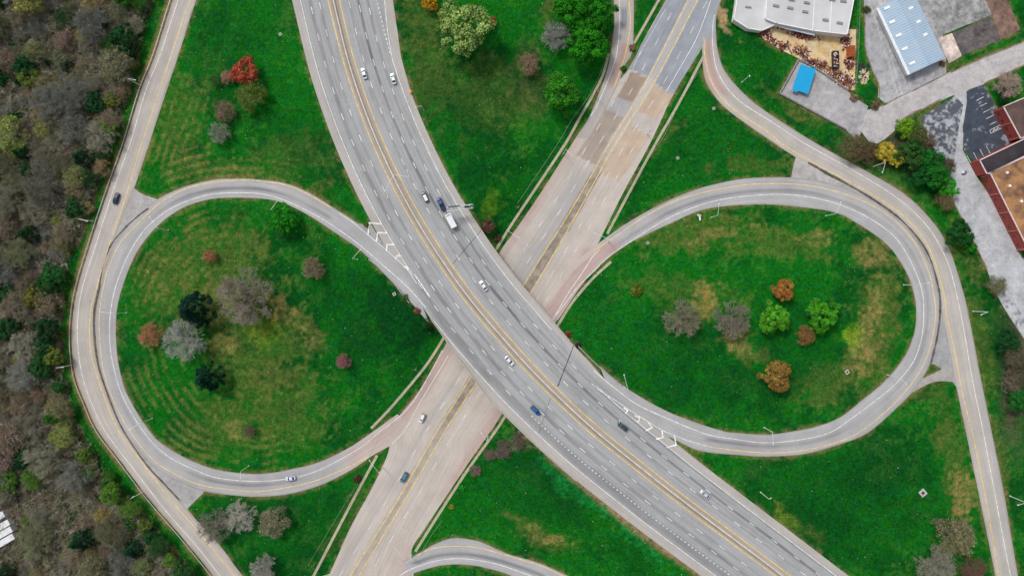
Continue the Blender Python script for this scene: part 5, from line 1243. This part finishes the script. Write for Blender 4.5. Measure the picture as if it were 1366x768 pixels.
def leaves(centres, sizes, n, rd, ls, seed, tint=.35):
    r = np.random.default_rng(seed); k = len(centres); idx = r.integers(0, k, n)
    v = r.normal(size=(n, 3)); v /= np.linalg.norm(v, axis=1)[:, None]; rr = r.random(n)**.45
    P = centres[idx]+v*rr[:, None]*sizes[idx][:, None]*np.array([1, 1, .8])
    nr = v*.7+r.normal(size=(n, 3))*.6+np.array([0, 0, .5]); nr /= np.linalg.norm(nr, axis=1)[:, None]
    a = np.cross(nr, r.normal(size=(n, 3))); a /= np.linalg.norm(a, axis=1)[:, None]; b = np.cross(nr, a)
    s = ls*(.6+.8*r.random(n))[:, None]
    V = np.stack([P-a*s-b*s*.6, P+a*s*.2-b*s, P+a*s+b*s*.5, P-a*s*.3+b*s], 1).reshape(-1, 3)
    F = np.arange(4*n).reshape(-1, 4)
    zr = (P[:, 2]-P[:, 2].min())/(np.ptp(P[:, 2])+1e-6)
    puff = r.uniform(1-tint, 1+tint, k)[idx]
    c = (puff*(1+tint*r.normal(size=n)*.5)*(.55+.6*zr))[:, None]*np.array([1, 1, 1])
    c[:, 0] *= 1+.3*r.normal(size=n)*.5
    return V, F, np.repeat(np.clip(c, .12, 2.2), 4, 0)
PROTO = {}
def store(kind, trunk, crown): PROTO.setdefault(kind, []).append((trunk, crown))
def mk(name, V, F, m, col=None):
    o = mesh_np(name, V, F, m, None, col); me = o.data; COL.objects.unlink(o); bpy.data.objects.remove(o); return me
RAD = 6.
for v in range(4):
    rd = random.Random(100+v); big, small, tips = skeleton(rd, 9., RAD, (18, 5, 4, 4, 5), .015)
    q = RAD/np.percentile([math.hypot(t[0], t[1]) for t in tips], 78); M3 = np.array([q, q, 1.])
    small = [g for g in small if math.hypot(g[1][0], g[1][1])*q < RAD*(1.04+.10*rd.random())]
    Vb, Fb = prisms(big); Vs, Fs = prisms(small); store('bare', mk('tree_trunk', Vb*M3, Fb, BARK), mk('tree_crown', Vs*M3, Fs, TWIG))
for v in range(3):
    rd = random.Random(200+v); big, small, tips = skeleton(rd, 9., RAD, (15, 5, 4, 4, 4), .015)
    tp = np.array(tips); V1, F1 = prisms(small)
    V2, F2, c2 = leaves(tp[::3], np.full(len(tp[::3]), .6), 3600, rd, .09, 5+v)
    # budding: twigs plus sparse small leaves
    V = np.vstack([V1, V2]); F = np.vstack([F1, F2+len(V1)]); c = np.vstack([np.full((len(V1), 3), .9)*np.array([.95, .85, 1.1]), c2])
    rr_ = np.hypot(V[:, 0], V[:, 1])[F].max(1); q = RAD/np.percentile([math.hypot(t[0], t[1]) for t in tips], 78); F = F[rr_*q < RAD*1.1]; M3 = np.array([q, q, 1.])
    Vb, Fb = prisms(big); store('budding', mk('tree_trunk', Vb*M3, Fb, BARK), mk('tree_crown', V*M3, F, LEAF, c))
for v in range(4):
    rd = random.Random(300+v); big, small, tips = skeleton(rd, 9., RAD, (7, 4, 3), .06)
    r = np.random.default_rng(40+v); n = 95
    ph = r.random(n)*6.283; rr = np.sqrt(r.random(n))*RAD*.84; lob = 1+.16*np.sin(ph*3+v)+.1*np.sin(ph*5+2*v)
    zc = 3.2+5.0*np.sqrt(np.clip(1-(rr/RAD)**2, 0, 1))*r.uniform(.55, 1, n)
    cen = np.stack([rr*lob*np.cos(ph), rr*lob*np.sin(ph), zc], 1)
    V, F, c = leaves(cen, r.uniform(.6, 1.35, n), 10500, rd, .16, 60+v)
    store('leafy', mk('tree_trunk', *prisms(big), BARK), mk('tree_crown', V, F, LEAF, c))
for v in range(2):      # dense evergreen
    rd = random.Random(400+v); big, small, tips = skeleton(rd, 11., RAD*.7, (6, 4), .06)
    r = np.random.default_rng(80+v); n = 130; t = r.random(n)**.7; ph = r.random(n)*6.283
    rr = RAD*.9*t*np.sqrt(r.uniform(.5, 1, n)); zc = 2+9.5*(1-t)*r.uniform(.8, 1.05, n)+.8
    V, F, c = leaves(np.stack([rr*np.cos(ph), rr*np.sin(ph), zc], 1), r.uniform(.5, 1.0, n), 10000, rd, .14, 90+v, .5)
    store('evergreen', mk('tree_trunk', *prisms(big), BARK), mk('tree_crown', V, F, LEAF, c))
for v in range(3):      # shrub
    rd = random.Random(500+v); r = np.random.default_rng(120+v); n = 30; ph = r.random(n)*6.283; rr = np.sqrt(r.random(n))*1.6
    V, F, c = leaves(np.stack([rr*np.cos(ph), rr*np.sin(ph), .5+r.random(n)*1.2*(1-rr/2.4)], 1), r.uniform(.4, .8, n), 1500, rd, .11, 130+v)
    big, small, tips = skeleton(rd, 2., 1.7, (6, 4, 3), .02)
    store('shrub', mk('shrub_stem', *prisms(big), BARK), mk('shrub_foliage', V, F, LEAF, c))
tcount = 0
def tree(kind, px, py, rpx, col, label, cat='tree', name=None, group=None, bark=(.20, .17, .14), zk=1., var=None):
    global tcount
    tcount += 1; base_r = 1.9 if kind == 'shrub' else RAD*1.0
    k = rpx*S/base_r*(1.13 if kind in ('leafy', 'evergreen') else .97); ch = (1. if kind == 'shrub' else 5.5)*k*zk
    x, y, z = drape(px, py); x, y = W(px, py, float(z)+ch); z = float(Z(x, y))
    nm = name or {'bare': 'bare_tree', 'budding': 'budding_tree', 'leafy': 'leafy_tree', 'evergreen': 'evergreen_tree', 'shrub': 'shrub'}[kind]
    rt = empty(nm, (x, y, z-.05), random.uniform(0, 6.28), label, cat, group); rt.scale = (k, k, k*zk)
    t_me, c_me = PROTO[kind][(var if var is not None else random.randrange(len(PROTO[kind])))]
    a = bpy.data.objects.new('stem' if kind == 'shrub' else 'trunk', t_me); link(a, rt); a.color = (*bark, 1)
    b = bpy.data.objects.new('foliage' if kind == 'shrub' else 'crown', c_me); link(b, rt); b.color = (*col, 1)
    return rt
gr = lambda r, g, b, k=1.: tuple(lin(r, g, b)*k)
GREY, GREYB, BRN = gr(168, 164, 152), gr(158, 146, 132), gr(150, 118, 98)
T = tree
# left loop
T('bare', 325, 395, 36, gr(158, 146, 134), 'widest grey brown bare tree in the middle of the left loop', bark=gr(100, 92, 84))
T('bare', 244, 453, 27, gr(176, 178, 170), 'silvery grey bare tree between the rust coloured tree and the dark evergreen', bark=gr(150, 148, 142))
T('evergreen', 259, 413, 25, gr(12, 54, 42), 'large near black evergreen above the silvery bare tree in the left loop')
T('evergreen', 277, 503, 21, gr(12, 58, 42), 'smaller dark evergreen below the silvery bare tree in the left loop')
T('bare', 200, 447, 16, gr(200, 140, 106), 'rust orange bare tree leftmost in the left loop', bark=gr(150, 100, 74))
T('leafy', 377, 292, 18, gr(36, 134, 24), 'round bright green tree at the top of the left loop by a lamp')
T('budding', 458, 482, 10, gr(168, 108, 112), 'small mauve pink tree alone in the right part of the left loop')
T('budding', 279, 342, 9, gr(176, 116, 84), 'small orange tipped tree near the top of the left loop')
T('bare', 417, 358, 15, gr(156, 130, 108), 'faint brown bare tree in the upper right of the left loop')
T('bare', 332, 575, 9, gr(128, 104, 88), 'small dark brown bare bush in the lower left loop')
# upper left island
T('leafy', 327, 96, 17, gr(178, 84, 60), 'red leaved tree in the upper left island')
T('budding', 334, 127, 20, gr(104, 128, 50), 'olive green tree just below the red tree in the upper left island')
T('budding', 299, 148, 14, gr(140, 122, 98), 'brownish tree left below the red tree in the upper left island')
T('bare', 292, 177, 14, gr(158, 160, 146), 'pale grey bare tree lowest of the upper left island cluster')
T('budding', 303, 103, 9, gr(184, 136, 118), 'small pinkish tree touching the left of the red tree')
T('budding', 286, 108, 8, gr(60, 116, 50), 'small green shrub-like tree left of the pinkish one')
# upper middle island
T('leafy', 619, 37, 33, gr(138, 168, 88), 'very large pale green tree near the top of the upper middle island', var=2)
T('leafy', 574, 5, 10, gr(190, 140, 22), 'yellow orange tree cut by the top edge')
T('leafy', 655, 30, 7, gr(160, 84, 52), 'small rusty tree touching the pale green giant on its right')
T('leafy', 764, 12, 24, gr(36, 126, 16), 'deep green tree at the top edge, left one of the pair beside the ramp')
T('leafy', 797, 20, 23, gr(34, 120, 16), 'deep green tree at the top edge, right one of the pair beside the ramp')
T('leafy', 783, 58, 26, gr(40, 130, 18), 'deep green tree just below the top pair beside the ramp')
T('leafy', 748, 123, 23, gr(56, 136, 30), 'rounded green tree standing alone below the dark green group', var=1)
T('bare', 742, 47, 19, gr(168, 164, 162), 'pale grey bare tree left of the dark green group', bark=gr(150, 144, 140))
T('budding', 707, 85, 14, gr(156, 130, 106), 'tan brown tree left below the pale bare tree')
# right loop
T('bare', 911, 425, 24, gr(152, 146, 122), 'grey bare tree leftmost in the right loop')
T('bare', 978, 427, 24, gr(150, 140, 126), 'grey brown bare tree in the middle of the right loop')
T('leafy', 1045, 387, 14, gr(172, 116, 58), 'orange tree uppermost of the right loop cluster')
T('leafy', 1033, 424, 19, gr(86, 162, 38), 'vivid light green tree left of its twin in the right loop', var=3)
T('leafy', 1097, 420, 20, gr(74, 156, 32), 'vivid light green tree right of its twin in the right loop', var=0)
T('budding', 1075, 447, 13, gr(160, 120, 70), 'small orange brown tree between the two vivid green trees')
T('leafy', 1036, 501, 19, gr(146, 118, 58), 'amber tree lowest of the right loop cluster')
T('shrub', 849, 387, 9, gr(104, 116, 34), 'olive shrub alone near the left end of the right loop', 'shrub')
# lower left triangle
T('bare', 320, 690, 21, gr(190, 186, 176), 'pale white branched bare tree in the lower left triangle', bark=gr(196, 192, 184))
T('bare', 283, 703, 22, gr(150, 142, 130), 'grey bare tree reaching over the western ramp')
T('budding', 365, 697, 20, gr(144, 142, 110), 'grey olive tree right of the white branched tree')
T('bare', 350, 758, 17, gr(176, 172, 164), 'grey bare tree cut by the bottom edge in the lower left triangle')
# lower right triangle
T('budding', 1275, 717, 25, gr(142, 138, 100), 'olive grey tree at the right of the lower right triangle')
T('bare', 1251, 754, 24, gr(156, 152, 136), 'grey bare tree cut by the bottom edge of the lower right triangle')
T('bare', 1300, 762, 18, gr(130, 92, 80), 'reddish bare tree at the bottom edge beside the eastern ramp')
# north east strip
for a in (('budding', 1139, 197, 18, gr(118, 108, 72), 'brown shrubby tree at the end of the yard road'), ('leafy', 1180, 203, 13, gr(190, 172, 60), 'bright yellow tree in the strip above the eastern ramp, left half'), ('leafy', 1195, 210, 12, gr(196, 178, 60), 'bright yellow tree in the strip above the eastern ramp, right half'),
          ('budding', 1158, 203, 15, gr(110, 92, 66), 'brown tree left of the yellow trees'), ('leafy', 1208, 170, 13, gr(110, 158, 34), 'lime green tree beside the bend of the yard road'), ('budding', 1222, 180, 16, gr(96, 112, 54), 'olive tree behind the yellow trees'),
          ('leafy', 1215, 205, 18, gr(52, 96, 40), 'dark green tree right of the yellow trees'), ('budding', 1234, 190, 16, gr(112, 100, 72), 'dull brown tree beside the worn car park'), ('leafy', 1240, 215, 17, gr(30, 106, 36), 'deep green tree in the middle of the strip below the worn car park'),
          ('leafy', 1249, 234, 17, gr(34, 110, 32), 'deep green tree near the narrow driveway'), ('budding', 1262, 222, 14, gr(104, 94, 64), 'brown leafed tree touching the narrow driveway'), ('leafy', 1266, 251, 12, gr(56, 158, 28), 'bright green round tree at the lower end of the strip'), ('leafy', 1228, 235, 14, gr(26, 92, 36), 'dark green tree low in the strip nearest the ramp'),
          ('leafy', 1280, 312, 17, gr(28, 88, 34), 'dark green tree on the verge left of the long car park'), ('leafy', 1292, 328, 9, gr(44, 140, 26), 'small bright green tree touching the dark one by the long car park'), ('budding', 1262, 268, 13, gr(130, 116, 76), 'tan shrubby tree below the bright green round tree'),
          ('bare', 1347, 113, 17, gr(196, 168, 160), 'pinkish bare tree on the lawn by the brick building'), ('leafy', 1338, 132, 7, gr(22, 74, 30), 'small dark green bush below the pinkish tree'), ('budding', 1330, 380, 13, gr(126, 128, 84), 'grey green bush at the lower left of the long car park'),
          ('leafy', 1344, 455, 14, gr(24, 80, 36), 'dark green tree upper of the row at the right edge'), ('budding', 1356, 478, 17, gr(110, 104, 80), 'grey brown tree in the row at the right edge'), ('bare', 1350, 510, 15, gr(130, 120, 100), 'bare tree in the row at the right edge'), ('leafy', 1358, 535, 14, gr(34, 106, 36), 'green tree lowest of the row at the right edge'), ('budding', 1367, 500, 15, gr(96, 96, 70), 'dull tree half out of the picture at the right edge')):
    T(*a)
# shrubs by the bridge and paths
for px, py, r, c, lb in ((650, 301, 10, gr(112, 78, 66), 'red brown shrub on the slope right of the highway above the bridge'), (663, 318, 6, gr(110, 90, 60), 'small brown shrub by the bridge corner'), (672, 600, 13, gr(116, 104, 90), 'large brown shrub on the slope below the bridge'), (692, 588, 11, gr(108, 98, 84), 'brown shrub right of the large one below the bridge'), (654, 606, 9, gr(126, 112, 94), 'tan shrub beside the lower right footpath'), (634, 628, 8, gr(138, 118, 104), 'pink brown shrub on the lower right footpath'), (617, 651, 5, gr(40, 150, 40), 'tiny vivid green shrub beside the lower right footpath'), (650, 604, 4, gr(40, 140, 40), 'tiny green shrub above the pink brown one'),
                         (602, 676, 4, gr(150, 150, 40), 'tiny yellow green shrub beside the lower right footpath'), (476, 638, 6, gr(90, 60, 50), 'dark shrub at the foot of the pole beside the lower left footpath'), (758, 446, 5, gr(150, 84, 70), 'red shrub against the bridge end'), (772, 460, 5, gr(70, 60, 50), 'dark shrub behind the guard rail at the bridge end'), (843, 64, 5, gr(140, 120, 90), 'brown shrub where the upper path meets the ramp'), (832, 92, 5, gr(30, 110, 30), 'green shrub in the wedge between ramp and lower road'), (540, 398, 6, gr(70, 110, 50), 'shrub under the highway edge at the left loop'), (556, 414, 5, gr(150, 90, 70), 'rusty shrub under the highway edge'), (568, 432, 6, gr(24, 84, 30), 'dark shrub under the highway edge near the bridge'), (1140, 130, 6, gr(150, 126, 100), 'brown shrub at the mouth of the yard road'), (1168, 140, 7, gr(120, 100, 80), 'brown shrub on the corner of the grass strip'), (1157, 12, 6, gr(90, 104, 50), 'olive shrub beside the pavement left of the blue hall'), (1258, 85, 5, gr(140, 110, 70), 'brown shrub at the corner of the blue hall'), (488, 300, 4, gr(90, 120, 40), 'small olive shrub at the tip of the left gore')):
    T('budding' if r > 7 and py > 580 and px > 600 else 'shrub', px, py, r, c, lb, 'shrub', 'shrub', zk=.6 if r > 7 and py > 580 else 1.)

# the wood
woodpts = []
rw = random.Random(5)
def in_wood(px, py):
    return bool(inpoly(np.array([px]), np.array([py]), WOODB)[0])
creek = spline([(40, 560), (50, 600), (62, 640), (88, 668), (100, 690), (90, 712), (76, 735), (66, 768), (60, 800)], 5)
tries = 0
while tries < 9000 and len(woodpts) < 296:
    tries += 1; px, py = rw.uniform(-22, 262), rw.uniform(-20, 788)
    r = rw.choice([8, 9, 11, 13, 16, 19, 22])
    if not in_wood(px+r*.7, py): continue
    if any((px-a)**2+(py-b)**2 < (.50*(r+c))**2 for a, b, c in woodpts): continue
    if np.min(np.hypot(creek[:, 0]-px, creek[:, 1]-py)) < r*.8+1 and py > 655: continue
    if px-r*.6 < 26 and 668 < py+r*.4 and py-r*.4 < 738: continue
    woodpts.append((px, py, r))
def area(py): return 'upper' if py < 260 else ('middle' if py < 520 else 'lower')
for px, py, r in woodpts:
    # distance to the wood boundary decides how green
    edge_d = min((xx-px) for xx in np.arange(px, 330, 6) if not in_wood(xx, py)) if in_wood(px, py) else 10
    u = rw.random(); nf = float(fbm(np.array([px]), np.array([py]), 70, 77)[0])
    gedge = .62 if edge_d < 46 else .07
    jit = lambda c, k=.14: tuple(max(.01, v*(1+rw.uniform(-k, k))) for v in c)
    if u < gedge:
        kd = 'leafy' if rw.random() < .6 else 'budding'; c = jit(rw.choice([gr(50, 112, 34), gr(88, 128, 44), gr(40, 92, 40), gr(104, 122, 50)]), .2); lb = 'green crowned tree in the %s wood' % area(py); r = min(r, 14)
    elif u < gedge+.10:
        kd = 'evergreen' if rw.random() < .5 else 'leafy'; c = jit(gr(32, 78, 42), .25); lb = 'dark green crowned tree in the %s wood' % area(py); r = min(r, 14)
    elif u < gedge+.24:
        kd = 'budding'; c = jit(rw.choice([gr(156, 158, 84), gr(160, 146, 96), gr(140, 144, 98)])); lb = 'olive yellow budding tree in the %s wood' % area(py)
    elif u < gedge+.29:
        kd = 'budding'; c = jit(rw.choice([gr(146, 130, 106), gr(140, 126, 98)]), .1); lb = 'reddish brown budding tree in the %s wood' % area(py)
    else:
        kd = 'bare'; q_ = rw.uniform(.65, 1.1); c = tuple(v*q_ for v in rw.choice([gr(158, 156, 136), gr(164, 162, 138), gr(150, 154, 144), gr(156, 144, 120), gr(138, 144, 104)])); lb = 'leafless grey tree in the %s wood' % area(py)
    T(kd, px, py, r*1.08, c, lb, 'tree', None, lb.replace('tree', 'trees').replace('crowned trees', 'crowned trees'), bark=tuple(v*rw.uniform(.8, 1.2) for v in [gr(140, 134, 122)]for v in v), zk=rw.uniform(.9, 1.25))

# undergrowth: one mass
def scatter_leaves(name, npt, accept, size, cols, seed, hmax, label, cat, cl=1.0, ls=.2):
    r = np.random.default_rng(seed); P = []
    while len(P) < npt:
        q = r.uniform((-40, -30), (320, 800), (npt*2, 2)) if accept == 'wood' else r.uniform((-10, -10), (1380, 780), (npt*4, 2))
        if accept == 'wood': m = inpoly(q[:, 0]+r.uniform(-8, 14, len(q)), q[:, 1], WOODB); q = q[m]
        P += list(q)
    P = np.array(P[:npt]); x, y, z = drape(P[:, 0], P[:, 1])
    per = size; n = npt*per; ii = np.repeat(np.arange(npt), per)
    v = r.normal(size=(n, 3))*np.array([cl, cl, .0]); c = np.stack([x[ii], y[ii], z[ii]], 1)+v; c[:, 2] += r.random(n)*hmax*r.random(npt)[ii]+.1
    nr = r.normal(size=(n, 3))*.6+np.array([0, 0, 1]); nr /= np.linalg.norm(nr, axis=1)[:, None]
    a = np.cross(nr, r.normal(size=(n, 3))); a /= np.linalg.norm(a, axis=1)[:, None]; b = np.cross(nr, a); s = ls*(.5+r.random(n))[:, None]
    V = np.stack([c-a*s, c-b*s, c+a*s, c+b*s], 1).reshape(-1, 3); F = np.arange(4*n).reshape(-1, 4)
    ci = np.array(cols)[r.integers(0, len(cols), npt)]
    if accept == 'wood':
        near = ~inpoly(P[:, 0]+r.uniform(15, 60, npt), P[:, 1], WOODB); gc = np.array([lin(30, 112, 28), lin(52, 130, 34), lin(84, 132, 40)]); ci[near] = gc[r.integers(0, 3, npt)][near]
    cc = ci[ii]*(.6+.8*r.random(n))[:, None]
    o = mesh_np(name, V, F, attr_mat('leaf_litter', 'grass'), None, np.repeat(cc, 4, 0)); tag(o, label, cat, kind='stuff'); return o
scatter_leaves('undergrowth', 5200, 'wood', 16, [lin(34, 98, 30), lin(30, 80, 34), lin(88, 92, 52), lin(84, 74, 58), lin(92, 110, 44), lin(56, 124, 36), lin(40, 100, 40)], 11, 1.6, 'tangled undergrowth on the floor of the wood', 'undergrowth', 1.0, .22)

def brush(npt, seed):
    r = np.random.default_rng(seed); q = r.uniform((-40, -30), (320, 800), (npt*2, 2)); m = inpoly(q[:, 0]+r.uniform(-4, 14, len(q)), q[:, 1], WOODB); P = q[m][:npt]
    x, y, z = drape(P[:, 0], P[:, 1]); n = len(P); per = 14; ii = np.repeat(np.arange(n), per); k = len(ii)
    a = r.uniform(0, 6.28, k); el = r.uniform(.05, 1.2, k); L = r.uniform(.8, 2.6, k); b = np.stack([x[ii], y[ii], z[ii]+r.uniform(.2, 3.6, n)[ii]], 1)+r.normal(size=(k, 3))*.25
    d = np.stack([np.cos(a)*np.cos(el), np.sin(a)*np.cos(el), np.sin(el)], 1); w_ = np.stack([-np.sin(a), np.cos(a), 0*a], 1)*r.uniform(.02, .05, k)[:, None]
    V = np.stack([b-w_, b+w_, b+d*L[:, None]+w_*.4, b+d*L[:, None]-w_*.4], 1).reshape(-1, 3)
    cols = np.array([lin(150, 146, 130), lin(130, 124, 108), lin(140, 118, 98), lin(120, 124, 84), lin(170, 166, 154), lin(104, 96, 84)])
    cc = cols[r.integers(0, 6, n)][ii]*r.uniform(.6, 1.3, k)[:, None]
    tag(mesh_np('brushwood', V, np.arange(4*k).reshape(-1, 4), attr_mat('leaf_litter', 'grass'), None, np.repeat(cc, 4, 0)), 'fine bare brushwood filling the gaps between the trees of the wood', 'brushwood', kind='stuff')
brush(15000, 77)

# tiny pale wildflowers / dry tufts in the mown grass
fl = []
r = np.random.default_rng(9)
ids = np.argwhere(~allp & ~wd & (DR > 1.2) & (DR < 200) & (np.abs(X) < 214) & (np.abs(Y) < 122))
sel = ids[r.integers(0, len(ids), 26000)]
wgt = (n3[sel[:, 0], sel[:, 1]]+n1[sel[:, 0], sel[:, 1]])*.5
sel = sel[wgt > r.uniform(.3, .75, len(sel))][:15000]
x = X[sel[:, 0], sel[:, 1]]+r.uniform(-.3, .3, len(sel)); y = Y[sel[:, 0], sel[:, 1]]+r.uniform(-.3, .3, len(sel)); z = Z(x, y)
n = len(x); yard = inpoly(x/S+683, 384-y/S, [(975, -50), (1420, -50), (1420, 480), (1366, 450), (1262, 240), (1140, 180), (1040, 125), (1066, 80), (1000, 40)])
per = 5; ii = np.repeat(np.arange(n)[~yard], per); m_ = len(ii)
c = np.stack([x[ii], y[ii], z[ii]+.05], 1)+r.normal(size=(m_, 3))*np.array([.28, .28, 0]); c[:, 2] += r.random(m_)*.3
nr = r.normal(size=(m_, 3))*.7+np.array([0, 0, .8]); nr /= np.linalg.norm(nr, axis=1)[:, None]; a = np.cross(nr, r.normal(size=(m_, 3))); a /= np.linalg.norm(a, axis=1)[:, None]; b = np.cross(nr, a); s = .13*(.5+r.random(m_))[:, None]
V = np.stack([c-a*s, c-b*s*.5, c+a*s, c+b*s*.5], 1).reshape(-1, 3)
base = C[sel[:, 0], sel[:, 1]][ii]; lum = r.uniform(.5, 2.2, n)[ii]
cc = base*lum[:, None]+lin(90, 110, 50)*.15
tag(mesh_np('grass_tufts', V, np.arange(4*m_).reshape(-1, 4), attr_mat('leaf_litter', 'grass'), None, np.repeat(cc, 4, 0)), 'coarse grass tufts scattered over the green islands', 'grass', kind='stuff')
k = r.choice(np.arange(n)[~yard], 600, replace=False); V = []; 
for i in k:
    s = r.uniform(.03, .11); V += [(x[i]-s, y[i]-s, z[i]+.25), (x[i]+s, y[i]-s, z[i]+.22), (x[i]+s, y[i]+s, z[i]+.25), (x[i]-s, y[i]+s, z[i]+.22)]
fc = np.repeat(np.array([lin(228, 224, 190), lin(224, 206, 110), lin(236, 236, 232)])[r.integers(0, 3, len(k))], 4, 0)
tag(mesh_np('wildflowers', np.array(V), np.arange(len(V)).reshape(-1, 4), attr_mat('leaf_litter', 'grass'), None, fc), 'tiny pale wildflowers sprinkled through the grass', 'flowers', kind='stuff')

# ------------------------------------------------------------------ camera and light
cam = bpy.data.cameras.new('camera'); co = bpy.data.objects.new('camera', cam); COL.objects.link(co)
co.location = (0, 0, H); co.rotation_euler = (0, 0, 0); cam.sensor_width = 36; cam.lens = 18/((1366*S/2)/H); cam.clip_end = 9000; cam.clip_start = 1
sc.camera = co
w = bpy.data.worlds.new('World'); sc.world = w; w.use_nodes = True; nt = w.node_tree; bg = nt.nodes['Background']
sk = nt.nodes.new('ShaderNodeTexSky'); sk.sky_type = 'NISHITA'; sk.sun_disc = False; sk.sun_elevation = R(52); sk.sun_rotation = R(-42); sk.air_density = 1.; sk.dust_density = 3.5; sk.ozone_density = 1
hs = nt.nodes.new('ShaderNodeHueSaturation'); hs.inputs['Saturation'].default_value = .35; nt.links.new(sk.outputs[0], hs.inputs['Color']); nt.links.new(hs.outputs[0], bg.inputs['Color']); bg.inputs['Strength'].default_value = .13
sl = bpy.data.lights.new('sun', 'SUN'); so = bpy.data.objects.new('sun', sl); COL.objects.link(so); sl.energy = 1.7; sl.angle = R(11); sl.color = (1, .97, .92)
az = R(-42); el = R(52); dvec = Vector((math.sin(az)*math.cos(el), math.cos(az)*math.cos(el), math.sin(el)))
so.rotation_euler = dvec.to_track_quat('Z', 'Y').to_euler()
sc.view_settings.view_transform = 'Standard'; sc.view_settings.look = 'None'; sc.view_settings.exposure = 0; sc.view_settings.gamma = 1
print('trees', tcount, 'objects', len(COL.objects))
